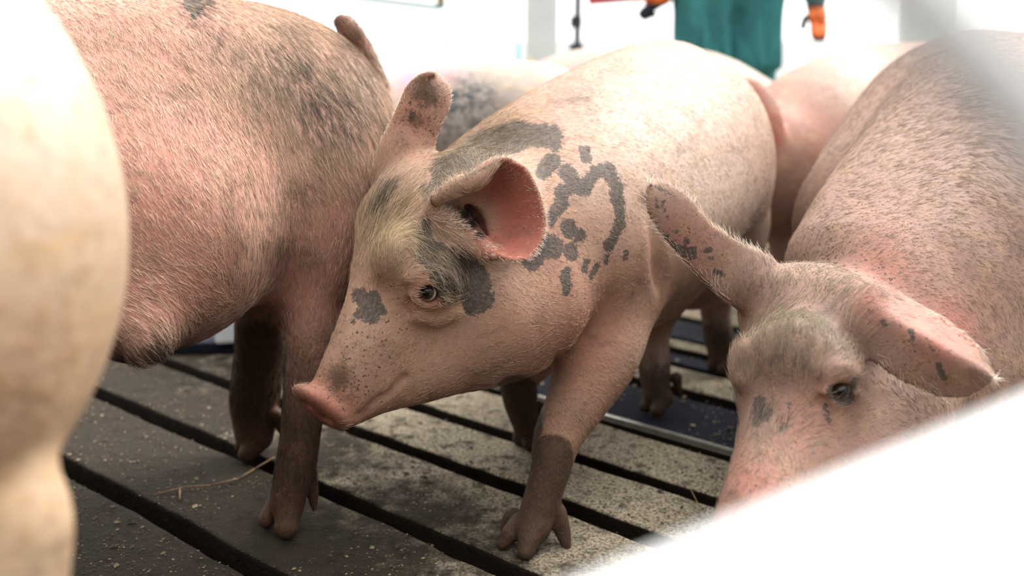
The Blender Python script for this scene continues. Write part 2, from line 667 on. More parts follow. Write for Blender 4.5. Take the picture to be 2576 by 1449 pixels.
def make_hair(parent, name, v, f, nv, count, dens, flow, length, lift, radius, tone, seed, origin, jitter=.22, long_=None, pad=260):
    """dens: per vertex weight; tone: per vertex rgb; length: per vertex metres"""
    rg = np.random.default_rng(seed)
    a, b, c, d = (v[f[:, j]] for j in range(4))
    area = .5 * np.linalg.norm(np.cross(c - a, d - b), axis=1)
    px, py, z = proj(v)
    facing = ((CAM - v) * nv).sum(1) / np.linalg.norm(CAM - v, axis=1)
    ok = (facing > -.45) & (px > -pad) & (px < 2576 + pad) & (py > -pad) & (py < 1449 + pad) & (z > .05)
    dens = dens * np.clip((v[:, 2] - .06) / .05, 0, 1)      # hooves are bare
    wv = dens * ok * (.35 + .65 * np.clip(facing + .5, 0, 1))
    wf = area * wv[f].mean(1)
    fi = rg.choice(len(f), count, p=wf / wf.sum())
    u, w_ = rg.random(count)[:, None], rg.random(count)[:, None]
    bl = lambda arr: (arr[f[fi, 0]] * ((1 - u) * (1 - w_)) + arr[f[fi, 1]] * (u * (1 - w_)) + arr[f[fi, 2]] * (u * w_) + arr[f[fi, 3]] * ((1 - u) * w_))
    root = bl(v); nn = bl(nv); nn /= np.linalg.norm(nn, axis=1, keepdims=True)
    tn = bl(tone); ln = bl(length[:, None])[:, 0] * rg.uniform(.55, 1.25, count)
    qx, qy, qz = proj(root)
    fl = flow_at(qx, qy, flow)
    # neighbouring bristles lean the same way
    sw = .5 * jitter * (np.sin(qx * .021 + 1.7 * np.sin(qy * .013)) + np.sin(qy * .027 + 2 * np.sin(qx * .011 + 1)))
    ang = rg.normal(0, jitter, count) + sw
    ca, sa = np.cos(ang), np.sin(ang)
    fl = np.stack([fl[:, 0] * ca - fl[:, 1] * sa, fl[:, 0] * sa + fl[:, 1] * ca], 1)
    dr = fl[:, :1] * RT - fl[:, 1:] * UP
    dr = dr - (dr * nn).sum(1, keepdims=True) * nn
    dr /= np.linalg.norm(dr, axis=1, keepdims=True) + 1e-9
    side = np.cross(nn, dr)
    lf = lift * rg.uniform(.4, 1.5, count)[:, None]
    bend = rg.normal(0, .12, count)[:, None]
    K = 5
    pts = np.empty((count, K, 3), np.float32)
    for i, t in enumerate(np.linspace(0, 1, K)):
        pts[:, i] = root - nn * .0008 + ln[:, None] * (dr * t + nn * lf * (t - .55 * t * t) + side * bend * t * t) - origin
    hc = bpy.data.hair_curves.new(name)
    hc.add_curves([K] * count)
    hc.attributes['position'].data.foreach_set('vector', pts.ravel())
    rad = (radius * rg.uniform(.7, 1.25, count)[:, None] * np.array([1, .95, .8, .55, .18])[None]).astype(np.float32)
    ra = hc.attributes.get('radius') or hc.attributes.new('radius', 'FLOAT', 'POINT')
    ra.data.foreach_set('value', rad.ravel())
    colr = np.ones((count, 4), np.float32)
    colr[:, :3] = tn * rg.uniform(.75, 1.2, count)[:, None]
    ha = hc.attributes.new('hair_color', 'FLOAT_COLOR', 'CURVE')
    ha.data.foreach_set('color', colr.ravel())
    hc.materials.append(HAIR_MAT)
    o = link(name, hc, parent)
    o.location = (0, 0, 0)
    return o


def finish(sol, name, label, mat, origin, patch=(), soft=(), dirt_and_shade=(), pink=(), specks=(), holes=(), leg_dirt=(.0, .0),
           ear_pink=.0, pale=(), dirt_shade_caps=(), smooth_iter=2, ear_patch=()):
    v, f = sol.mesh(smooth_iter)
    nv = normals_of(v, f)
    px, py, z = proj(v)
    ear, rim = near_sheet(sol, v)
    pt = np.where(ear < .4, blobs(px, py, patch), -1.0)
    if ear_patch:
        pt = np.maximum(pt, np.where(ear > .5, blobs(px, py, ear_patch), -1))
    dr = gauss(px, py, dirt_and_shade)
    if len(dirt_shade_caps):
        dr = np.maximum(dr, np.clip(blobs(px, py, dirt_shade_caps) * 1.2 + .5, 0, 1) * .95)
    h0, amt = leg_dirt
    if amt:
        dr = np.maximum(dr, amt * np.clip((h0 - v[:, 2]) / (h0 * .55), 0, 1))
    pk = np.maximum(gauss(px, py, pink), ear_pink * ear)
    A = np.stack([pt * .5 + .5, dr, np.clip(pk, 0, 1), np.ones(len(v))], 1)
    B = np.stack([gauss(px, py, soft), np.clip(gauss(px, py, holes), 0, 1), gauss(px, py, specks), np.ones(len(v))], 1)
    o = mesh_object(name, v, f, mat, origin=origin, attrs={'ca': A, 'cb': B, 'cc': np.repeat(gauss(px, py, pale)[:, None], 4, 1)})
    tag(o, label, 'pig', 'pigs in the pen')
    return o, dict(v=v, f=f, nv=nv, px=px, py=py, z=z, ear=ear, rim=rim, pt=pt, dr=dr, pk=pk, soft=B[:, 0], hole=B[:, 1])


def lerp(a, b, t):
    return np.asarray(a)[None] * (1 - t[:, None]) + np.asarray(b)[None] * t[:, None]


def claws(s, px, py, spread, r, length=1.0, dew=None, ax=None, z_up=.03):
    """two hooves standing on the floor at a pixel"""
    g = G(px, py)
    fwd = np.array(ax if ax is not None else (-.8, -.6, 0.0)); fwd = fwd / np.linalg.norm(fwd)
    sd = np.array([-fwd[1], fwd[0], 0])
    for q in (-1, 1):
        toe = g + sd * q * spread + np.array([0, 0, r * .75]) + fwd * r * .6
        heel = g + sd * q * spread * .7 + np.array([0, 0, r * 1.9]) - fwd * r * .7
        s.chain([(heel, r * 1.05), (toe, r * .78)], .006, smooth=False)
        if dew:
            top = g + sd * q * spread * 1.15 - fwd * dew + np.array([0, 0, r * 3.0])
            s.chain([(top + np.array([0, 0, r]), r * .6), (top - fwd * r * .5 - np.array([0, 0, r * .9]), r * .36)], .006, smooth=False)
    return g


def S(px, py, r, z):
    return (P(px, py, z), r / FPX * z)
# ------------------------------------------------------------------ the pig in the middle
def build_middle_pig():
    s = Solid((-.42, .98, -.03), (.66, 2.32, .74), HM)
    # trunk
    s.chain([S(1250, 640, 235, 1.40), S(1420, 580, 292, 1.53), S(1560, 480, 300, 1.70), S(1660, 400, 275, 1.88), S(1695, 365, 226, 1.98)], .02)
    s.chain([S(1180, 480, 110, 1.42), S(1330, 370, 110, 1.5), S(1480, 290, 110, 1.62), S(1660, 240, 120, 1.9)], .05)      # nape and back line
    s.chain([S(1715, 470, 210, 1.98), S(1735, 600, 180, 1.99)], .06)                                                       # hams
    s.chain([S(1560, 620, 215, 1.70), S(1640, 610, 165, 1.82)], .05)                                                       # belly
    # head
    s.ball(P(1070, 590, 1.32), 168 / FPX * 1.32, .03)
    s.chain([S(1160, 560, 165, 1.34), S(1110, 700, 170, 1.31), S(1180, 830, 128, 1.30)], .05)
    s.chain([S(1020, 740, 138, 1.27), S(955, 850, 112, 1.235), S(885, 945, 84, 1.215), S(838, 1000, 64, 1.205)], .04)
    s.chain([S(1250, 800, 165, 1.36), S(1180, 850, 125, 1.31), S(1060, 915, 98, 1.265), S(955, 968, 70, 1.235), S(888, 1015, 46, 1.215)], .03)
    s.chain([S(1010, 650, 60, 1.19), S(1075, 690, 70, 1.20)], .05)                                                         # brow
    s.chain([S(1260, 800, 120, 1.30), S(1340, 760, 130, 1.34)], .05)                                                       # jowl
    # snout disc
    a = 131 * RT - 90 * UP; a = a / np.linalg.norm(a)
    nrm = -.50 * RT - .74 * UP - .45 * FW; nrm = nrm - (nrm @ a) * a; nrm /= np.linalg.norm(nrm)
    b = np.cross(nrm, a)
    c = P(806, 1022, 1.197)
    s.ellipsoid(c, (a, b, nrm), (.0405, .034, .013), .012)
    s.ellipsoid(c + nrm * .014, (a, b, nrm), (.030, .024, .0055), .010, sub=True)
    for q in (-1, 1):
        s.ellipsoid(c + a * .0145 * q + nrm * .011, (a, b, nrm), (.0065, .0085, .014), .005, sub=True)
    # folds pressed into the skin
    def crease(pts, r, k=.012, deep=0.0):
        q = []
        for x, y in pts:
            z = s.hit(x, y)
            if z is not None:
                q.append((P(x, y, z + deep), r))
        if len(q) > 1:
            s.chain(q, k, sub=True)
    crease([(905, 1045), (945, 1010), (985, 985), (1015, 950)], .0022, .010)
    crease([(1635, 520), (1655, 640), (1640, 760), (1605, 860)], .004, .028)       # behind the shoulder
    crease([(1395, 905), (1450, 862), (1520, 815)], .003, .022)
    # eye
    ez = s.hit(1077, 735)
    ec = P(1077, 735, ez + .0068)
    s.ball(ec, .0125, .010, sub=True)
    def ridge(pts, r, k=.006, up=0.0):
        q = [(s.on(x, y, -up), r) for x, y in pts]
        s.chain(q, k)
    ridge([(1040, 740), (1055, 716), (1078, 707), (1102, 718), (1116, 745)], .0042, .006, .002)
    ridge([(1040, 744), (1055, 760), (1078, 768), (1103, 760), (1116, 746)], .0038, .006, .001)
    ridge([(1030, 700), (1070, 680), (1115, 690), (1140, 715)], .005, .012, -.001)
    ridge([(1050, 795), (1095, 805), (1140, 790)], .004, .014, -.001)
    crease([(1032, 755), (1022, 775), (1030, 790)], .002, .006)
    # near ear, a cup open towards the left
    out = [(1083, 512, 1.192), (1105, 482, 1.188), (1150, 458, 1.182), (1192, 440, 1.178), (1228, 408, 1.176), (1272, 397, 1.176), (1322, 424, 1.176),
           (1354, 482, 1.178), (1372, 555, 1.178), (1363, 605, 1.174), (1334, 650, 1.168), (1287, 654, 1.166), (1238, 636, 1.172), (1212, 606, 1.180), (1155, 565, 1.186)]
    net, ed = bowl(out, (1192, 548, 1.238), power=1.7)
    s.sheet(net, ed, .0042, .010)
    s.chain([S(1130, 560, 62, 1.232), S(1200, 570, 58, 1.252), S(1260, 560, 60, 1.275)], .035)
    s.chain([S(1095, 545, 22, 1.203), S(1150, 600, 24, 1.198), S(1225, 640, 20, 1.185)], .02)   # fleshy front of the ear root
    s.chain([S(1100, 500, 17, 1.178), S(1150, 474, 24, 1.172), S(1198, 455, 23, 1.168), S(1240, 420, 12, 1.170)], .012)   # rolled upper rim
    s.chain([S(1165, 530, 22, 1.222), S(1190, 556, 24, 1.222), S(1210, 592, 15, 1.215)], .010, sub=True)
    # far ear standing up
    net, ed = leaf([(1008, 440, 1.36), (1022, 370, 1.355), (1052, 300, 1.35), (1078, 240, 1.35), (1090, 186, 1.355)], (50, 55, 56, 56, 46), .007, curl=.012)
    s.sheet(net, ed, .0048, .010)
    s.chain([S(1010, 470, 62, 1.37), S(1018, 410, 48, 1.365)], .04)
    # near foreleg
    s.chain([S(1500, 760, 150, 1.50), S(1500, 880, 112, 1.45), S(1455, 1000, 78, 1.41), S(1405, 1095, 62, 1.385), S(1385, 1180, 50, 1.372), S(1362, 1260, 47, 1.366), S(1340, 1325, 46, 1.36)], .035)
    for (x, y, r), (x2, y2, r2), zz in (((1346, 1325, 33), (1322, 1386, 21), 1.342), ((1308, 1318, 28), (1264, 1368, 14), 1.362)):
        g = G(x2, y2 + r2)
        s.chain([S(x, y, r, zz + .01), S((x + x2) / 2 - 3, (y + y2) / 2, (r + r2) / 2 + 2, zz), (g + np.array([0, 0, r2 / FPX * 1.345]), r2 / FPX * 1.345)], .008, smooth=False)
    for x, y, x2, y2, zz in ((1402, 1290, 1430, 1388, 1.372), (1290, 1300, 1266, 1345, 1.40)):
        s.chain([S(x, y, 24, zz), S((x + x2) / 2, (y + y2) / 2, 20, zz), S(x2, y2, 7, zz - .005)], .010)
    # far foreleg
    s.chain([S(1370, 820, 110, 1.62), S(1310, 930, 56, 1.65), S(1308, 1000, 44, 1.68), S(1322, 1060, 36, 1.70), S(1330, 1095, 32, 1.72)], .03)
    claws(s, 1330, 1122, .014, .016, dew=.03, ax=(-.8, -.6, 0))
    # hind legs
    s.chain([S(1655, 620, 160, 1.90), S(1655, 740, 78, 1.87), S(1640, 830, 47, 1.868), S(1645, 920, 41, 1.868), S(1652, 990, 33, 1.862)], .03)
    claws(s, 1648, 1040, .015, .017, dew=.035, ax=(-.8, -.6, 0))
    s.chain([S(1800, 560, 130, 2.02), S(1802, 680, 62, 2.06), S(1800, 770, 40, 2.09), S(1808, 850, 36, 2.10), S(1814, 900, 30, 2.10)], .03)
    claws(s, 1815, 936, .015, .017, dew=.035, ax=(-.8, -.6, 0))

    patch = [(1110, 425, 1200, 378, 30), (1200, 378, 1300, 342, 40), (1300, 338, 1385, 342, 30), (1388, 345, 1396, 368, 16), (1180, 420, 1240, 390, 22),
             (1368, 430, 1388, 405, 22), (1470, 380, 1476, 398, 15), (1425, 432, 1447, 465, 20), (1447, 468, 1470, 472, 22), (1470, 465, 1500, 432, 17),
             (1500, 432, 1530, 426, 18), (1530, 425, 1548, 465, 18), (1548, 465, 1553, 510, 17), (1556, 510, 1562, 560, 15), (1556, 570, 1530, 620, 15),
             (1410, 480, 1412, 515, 18), (1410, 515, 1388, 545, 16), (1440, 470, 1410, 480, 16), (1386, 560, 1392, 530, 12), (1431, 572, 1433, 580, 22), (1458, 588, 1456, 596, 16),
             (1437, 626, 1437, 640, 18), (1378, 618, 1390, 622, 30), (1352, 650, 1335, 662, 20), (1424, 682, 1421, 705, 13), (1428, 715, 1424, 732, 13), (1476, 655, 1470, 680, 9),
             (1502, 668, 1485, 698, 8), (1526, 648, 1524, 658, 8), (1576, 634, 1570, 652, 6), (1590, 742, 1588, 748, 3),
             (1060, 590, 1095, 645, 24), (1085, 640, 1140, 690, 38), (1140, 695, 1195, 720, 42), (1190, 725, 1195, 765, 30), (1205, 770, 1228, 760, 16), (1200, 700, 1222, 712, 13),
             (1150, 640, 1172, 655, 22), (1105, 725, 1135, 755, 16), (1225, 745, 1235, 745, 10), (1120, 690, 1190, 705, 42), (1070, 560, 1075, 600, 14), (1180, 665, 1205, 690, 22), (1095, 735, 1120, 745, 8), (1175, 745, 1190, 775, 22),
             (1062, 470, 1085, 520, 10), (1110, 450, 1090, 470, 16),
             (905, 745, 930, 772, 22), (940, 745, 955, 782, 17), (905, 792, 940, 800, 15), (888, 808, 892, 805, 6), (925, 760, 945, 770, 20),
             (950, 490, 982, 470, 15), (935, 540, 968, 500, 15)]
    soft = [(955, 530, 70, 1.0), (1050, 570, 45, .8), (930, 600, 50, .6), (1010, 450, 40, .4), (990, 640, 40, .5), (1060, 470, 50, .6), (1080, 540, 40, .6), (1150, 410, 60, .6), (1460, 250, 60, .5), (1480, 230, 40, .4), (960, 600, 45, .45)]
    dirt_and_shade = [(880, 985, 50, .5), (960, 880, 60, .42), (1100, 880, 110, .3), (1250, 900, 110, .32), (950, 700, 70, .35), (1250, 330, 80, .3), (1100, 400, 60, .35), (1600, 480, 130, .12), (1500, 720, 130, .18), (1080, 300, 60, .45), (1110, 230, 30, .6), (850, 950, 60, .78), (810, 985, 30, .45), (900, 900, 70, .45), (870, 1000, 40, .5), (1480, 255, 45, .35), (1070, 235, 60, .85), (1045, 300, 45, .7), (1010, 350, 40, .5), (940, 850, 60, .35),
            (1200, 990, 60, .5), (1090, 1010, 40, .5), (1170, 565, 25, .5), (1740, 440, 60, .18), (1400, 1040, 80, .35)]
    specks = [(1350, 1300, 120, 1.2), (930, 850, 140, 1.3), (880, 960, 100, 1.5), (1060, 260, 110, 1.5), (980, 640, 120, 1.0), (1180, 500, 90, .5), (1300, 560, 120, .35), (960, 1000, 130, .5)]
    pink = [(806, 1025, 75, .72), (1080, 740, 60, .4), (1050, 300, 90, .35), (1480, 880, 120, .35), (1530, 170, 60, .35), (1450, 200, 50, .3)]
    dcap = [(1385, 1150, 1375, 1220, 62), (1370, 1230, 1330, 1300, 55), (1350, 1180, 1350, 1230, 40), (1300, 1000, 1310, 1070, 60)]
    o, d = finish(s, 'pig', 'pink pig with black patches round eye and neck, in the middle, snout lowered', skin_material('middle_pig_skin', (.315, .175, .125), (.30, .190, .140), dirtc=(.048, .029, .018)),
                  np.array([.14, 1.66, 0.0]), patch, soft, dirt_and_shade, pink, specks, [(1172, 540, 24, 1.1), (1190, 562, 22, 1.1), (1207, 590, 15, 1.1), (1155, 524, 14, .8)], (.16, .95), 0.0, [(1720, 270, 260, .65), (1820, 480, 170, .7), (1560, 230, 160, .5), (1660, 900, 60, .6), (1830, 800, 60, .5)], dcap, ear_patch=[(1080, 200, 1086, 222, 4), (1066, 232, 1072, 236, 5), (1040, 285, 1030, 305, 6), (1095, 250, 1097, 262, 3), (1085, 330, 1088, 336, 3), (1000, 372, 1003, 376, 3)])  # pale blobs paint in the light on rump, back and hind legs
    # ear flesh: red inside the cup only
    me = o.data
    v, ear, px, py, nv = d['v'], d['ear'], d['px'], d['py'], d['nv']
    inside = ear * (px > 1140) * (((CAM - v) * nv).sum(1) > 0) * np.clip((px - 1160) / 60, 0, 1)
    A = np.empty(len(v) * 4, np.float32); me.attributes['ca'].data.foreach_get('color', A); A = A.reshape(-1, 4)
    A[:, 2] = np.maximum(A[:, 2], inside * .95)
    me.attributes['ca'].data.foreach_set('color', A.ravel())
    tag(make_eye(o, ec, CAM + np.array([-.35, 0, .05]) - ec, .0105), 'dark shiny eye')
    # bristles
    pt = np.clip(d['pt'] * 2 + .5, 0, 1)
    rgp = np.random.default_rng(2).choice([.12, .3, 1.0], len(v))
    yellow = gauss(px, py, [(970, 620, 110, 1), (1000, 560, 80, 1), (1120, 400, 120, .6), (1300, 300, 140, .5), (1080, 820, 90, .7)])
    tone = lerp((.52, .37, .28), (.58, .45, .27), np.clip(yellow, 0, 1))
    tone = tone + gauss(px, py, [(1700, 250, 280, 1), (1560, 200, 150, .6)])[:, None] * np.array([.10, .13, .14])  # paler bristles carry painted-in light along the back
    tone = lerp((0, 0, 0), (1, 1, 1), np.ones(len(v))) * tone * (1 - pt[:, None] * .72) + pt[:, None] * .72 * rgp[:, None] * np.array([.42, .34, .24])
    tone = tone * (1 - .8 * d['dr'][:, None])
    streak = np.clip(gauss(px, py, [(950, 530, 90, 1), (1060, 590, 70, .9), (940, 620, 70, .8), (1150, 400, 110, .7)]), 0, 1)
    tone = tone * (1 - (streak * (np.random.default_rng(3).random(len(v)) > .5) * .75)[:, None])
    rim = d['rim']
    tone = tone * (1 - rim[:, None]) + rim[:, None] * np.array([.80, .68, .56])
    fore = gauss(px, py, [(960, 560, 130, 1), (1090, 610, 90, .9), (1200, 380, 130, .8), (1130, 690, 80, .5)])
    length = .010 + .016 * fore * (1 - rim) - .003 * rim
    snout = gauss(px, py, [(812, 1020, 85, 1)])
    dens = (1 + .9 * fore + 2.6 * rim) * np.clip(1 - 1.3 * snout, 0, 1) * np.clip(1 - .97 * ear * (1 - rim), 0, 1) * (1 - d['hole'])
    dens *= np.clip(1.25 - np.hypot(px - 1077, py - 735) * -.02, 0, 1) * (np.hypot(px - 1077, py - 737) > 26)
    flow = [(850, 950, .35, -.9), (930, 800, .3, -.9), (960, 650, .05, -1), (940, 540, .25, -1), (1000, 480, .4, -.6), (1050, 600, .2, 1), (1120, 680, .6, .8), (1200, 740, .95, .25),
            (1100, 400, .8, -.55), (1250, 330, .9, -.3), (1450, 450, 1, .12), (1500, 600, 1, .2), (1550, 250, 1, -.1), (1750, 300, .8, .5), (1350, 800, 1, -.12), (1100, 880, .9, -.25),
            (1250, 880, .95, -.2), (1450, 900, .7, .6), (1050, 230, .3, -1), (1120, 250, 1, -.5), (1010, 290, -1, -.5), (1290, 395, .35, -1), (1375, 520, 1, -.1), (1350, 640, .6, .7), (1150, 450, -.6, -.7),
            (1380, 1200, .1, 1), (1700, 700, .5, .8)]
    make_hair(o, 'hair', v, d['f'], nv, int(80000 * HQ), dens, flow, length, .20, .00022, tone, 11, np.array([.14, 1.66, 0.0]))
    return o
# ------------------------------------------------------------------ the large pig on the left, seen from its flank
def build_left_pig():
    s = Solid((-1.10, .90, -.03), (-.05, 1.95, .96), HL)
    s.chain([S(-250, 420, 420, 1.22), S(60, 430, 420, 1.33), S(400, 390, 400, 1.42), S(640, 370, 345, 1.50), S(690, 380, 315, 1.52)], .02)
    s.chain([S(200, 560, 330, 1.27), S(340, 560, 335, 1.30), S(430, 560, 270, 1.36)], .05)
    s.chain([S(345, 800, 105, 1.19), S(365, 850, 62, 1.16), S(352, 880, 42, 1.15)], .06)                      # tuft under the belly
    s.chain([S(480, 600, 150, 1.27), S(560, 560, 130, 1.325)], .08)                                           # flank fold
    # near hind leg
    s.chain([S(760, 470, 225, 1.455), S(800, 610, 138, 1.42), S(782, 730, 88, 1.405), S(782, 840, 66, 1.40), S(770, 950, 55, 1.40), S(757, 1080, 50, 1.40),
             S(742, 1180, 50, 1.40), S(722, 1265, 43, 1.40)], .055)
    for x2, y2, r2, x, y in ((722, 1325, 30, 728, 1268), (672, 1305, 22, 700, 1255)):
        g = G(x2, y2 + r2)
        zz = (g - CAM) @ FW
        s.chain([S(x, y, r2 * 1.1, zz + .012), (g + np.array([0, 0, r2 / FPX * zz]), r2 / FPX * zz)], .008, smooth=False)
    s.chain([S(776, 1190, 22, 1.425), S(786, 1240, 16, 1.43), S(790, 1280, 8, 1.43)], .010)
    s.chain([S(712, 1190, 20, 1.46), S(700, 1260, 8, 1.47)], .010)
    # far hind leg
    s.chain([S(680, 640, 150, 1.62), S(660, 760, 74, 1.63), S(655, 880, 64, 1.65), S(642, 1000, 62, 1.66), S(640, 1085, 50, 1.665)], .03)
    claws(s, 635, 1148, .020, .019, dew=.04, ax=(-.9, -.4, 0))
    # forelegs, out of the picture to the left
    for x, y in ((-.98, 1.08), (-.99, 1.32)):
        g = np.array([x, y, 0])
        s.chain([(g + (0.02, 0, .42), .09), (g + (0, 0, .25), .045), (g + (0, 0, .12), .035), (g + (-.01, 0, .03), .03)], .03)
    # docked tail
    s.chain([S(965, 215, 14, 1.60), S(930, 150, 19, 1.60), S(900, 100, 23, 1.59), S(872, 68, 25, 1.58), S(858, 56, 19, 1.575)], .008)
    def crease(pts, r, k, deep=0.0):
        q = [(s.on(x, y, deep), r) for x, y in pts]
        s.chain(q, k, sub=True)

    soft = [(700, 200, 90, .6), (840, 270, 110, .8), (600, 130, 50, .5), (485, 15, 40, 1.3), (500, 40, 18, .9), (530, 95, 45, .55), (645, 190, 40, .6), (640, 240, 25, .5), (740, 170, 60, .9), (800, 230, 75, .9), (760, 280, 40, .8), (870, 330, 45, .75),
            (680, 130, 60, .5), (720, 80, 60, .45), (900, 200, 60, .5)]
    dirt_and_shade = [(400, 900, 90, 1.0), (300, 900, 80, 1.0), (360, 895, 70, .95), (430, 870, 60, .75), (310, 905, 60, .85), (500, 830, 60, .5), (600, 440, 35, .33), (580, 480, 40, .38), (590, 600, 45, .45), (745, 480, 80, .5), (700, 620, 60, .6), (780, 640, 90, .4), (800, 380, 110, .25),  # blobs at the thigh fold paint its shade
            (720, 540, 60, .4), (700, 640, 50, .4), (960, 300, 40, .45), (970, 340, 30, .4), (880, 90, 60, .75), (850, 55, 40, .8), (930, 150, 40, .6), (820, 560, 80, .25)]
    specks = [(420, 860, 110, .9), (650, 560, 150, .3)]
    pink = [(430, 600, 220, .38), (420, 780, 160, .5), (850, 620, 160, .38), (640, 430, 60, .3)]
    org = np.array([-.62, 1.42, 0.0])
    o, d = finish(s, 'pig', 'big pink pig at the left seen from its flank, docked brown tail', skin_material('left_pig_skin', (.40, .20, .160), (.43, .255, .20), dirtc=(.062, .036, .020)),
                  org, [(475, 5, 492, 22, 16), (486, 38, 488, 44, 9), (520, 4, 530, 8, 10)], soft, dirt_and_shade, pink, specks, (), (.36, 1.0), pale=[(960, 200, 90, .6)], dirt_shade_caps=[(645, 880, 640, 1130, 80), (745, 1120, 720, 1290, 75)])  # first cap paints the shade on the far hind leg
    v, px, py, nv = d['v'], d['px'], d['py'], d['nv']
    so = np.clip(d['soft'], 0, 1)
    gold = gauss(px, py, [(700, 150, 230, 1), (840, 330, 200, 1), (330, 100, 200, .5), (600, 400, 120, .7)])
    tone = lerp((.62, .42, .32), (.62, .45, .31), np.clip(gold, 0, 1))
    rg = np.random.default_rng(4)
    tone = tone * rg.choice([.45, 1.0, 1.15], len(v), p=[.25, .5, .25])[:, None]
    gm = (np.clip(so * 1.5, 0, 1) * (rg.random(len(v)) > .28))[:, None]
    tone = tone * (1 - gm) + gm * np.array([.085, .075, .06])
    tone = tone * (1 - .9 * d['dr'][:, None])
    length = .016 + .010 * gauss(px, py, [(800, 250, 250, 1), (420, 800, 130, .6)])
    dens = 1 + 0 * px
    flow = [(200, 200, .45, .9), (450, 300, .42, .95), (600, 150, .5, .9), (760, 120, .55, .9), (900, 250, .6, .9), (800, 450, .55, .85), (650, 500, .25, 1), (450, 560, .65, .75), (350, 700, .85, .5),
            (500, 750, .8, .55), (420, 850, .75, .6), (700, 620, .35, .9), (820, 650, -.2, 1), (780, 850, -.1, 1), (740, 1150, -.1, 1), (880, 80, .6, .8), (940, 480, .2, 1)]
    make_hair(o, 'hair', v, d['f'], nv, int(60000 * HQ), dens, flow, length, .18, .00028, tone, 21, org, jitter=.16)
    return o


# ------------------------------------------------------------------ the haunch right beside the lens
def build_near_pig():
    z = .56
    s = Solid((-1.05, .20, -.03), (-.17, .95, .98), .008)
    def Q(x, y, r, dz=0.0):
        return S(x - 84, y, r, z + dz)
    s.chain([(np.array([-.85, .52, .62]), .19), Q(-700, 540, 1010)], .02)
    s.chain([Q(-640, 640, 940), Q(-260, 840, 530), Q(-95, 1040, 300), Q(-40, 1190, 222), Q(-10, 1330, 225), Q(-10, 1500, 215)], .03)
    s.chain([Q(85, 1275, 105), Q(128, 1325, 104), Q(110, 1400, 95)], .03)
    foot = P(-104, 1500, z); foot[2] = 0
    s.chain([Q(-10, 1500, 215), (foot + (0, 0, .22), .040), (foot + (0.0, 0, .10), .036), (foot + (-.01, 0, .035), .033)], .02)
    for q in (-1, 1):
        s.chain([(foot + (q * .018, -.01, .035), .022), (foot + (q * .02, -.03, .017), .017)], .006, smooth=False)
    f2 = foot + (-.30, .05, 0)
    s.chain([(f2 + (0, 0, .5), .12), (f2 + (0, 0, .25), .05), (f2 + (0, 0, .04), .035)], .03)
    soft = [(140, 1400, 60, .75), (90, 1440, 60, .5)]
    dirt_and_shade = [(190, 700, 70, .55), (90, 620, 60, .5), (60, 1000, 150, .6), (190, 900, 90, .5), (40, 1150, 120, .5), (220, 560, 70, .4), (120, 800, 110, .5), (110, 1330, 60, .4), (30, 800, 80, .45)]
    o, d = finish(s, 'pig', 'blurred pale haunch and hock of a pig cut off by the left picture edge', skin_material('near_pig_skin', (.40, .28, .185), (.38, .265, .17), dirtc=(.22, .13, .065), fine=.35, sss=.05, mottle=.8),
                  np.array([-.5, .55, 0.0]), (), soft, dirt_and_shade, [(60, 900, 160, .15)], pale=[(60, 100, 420, .9)])  # pale blob paints the top light on the haunch
    return o
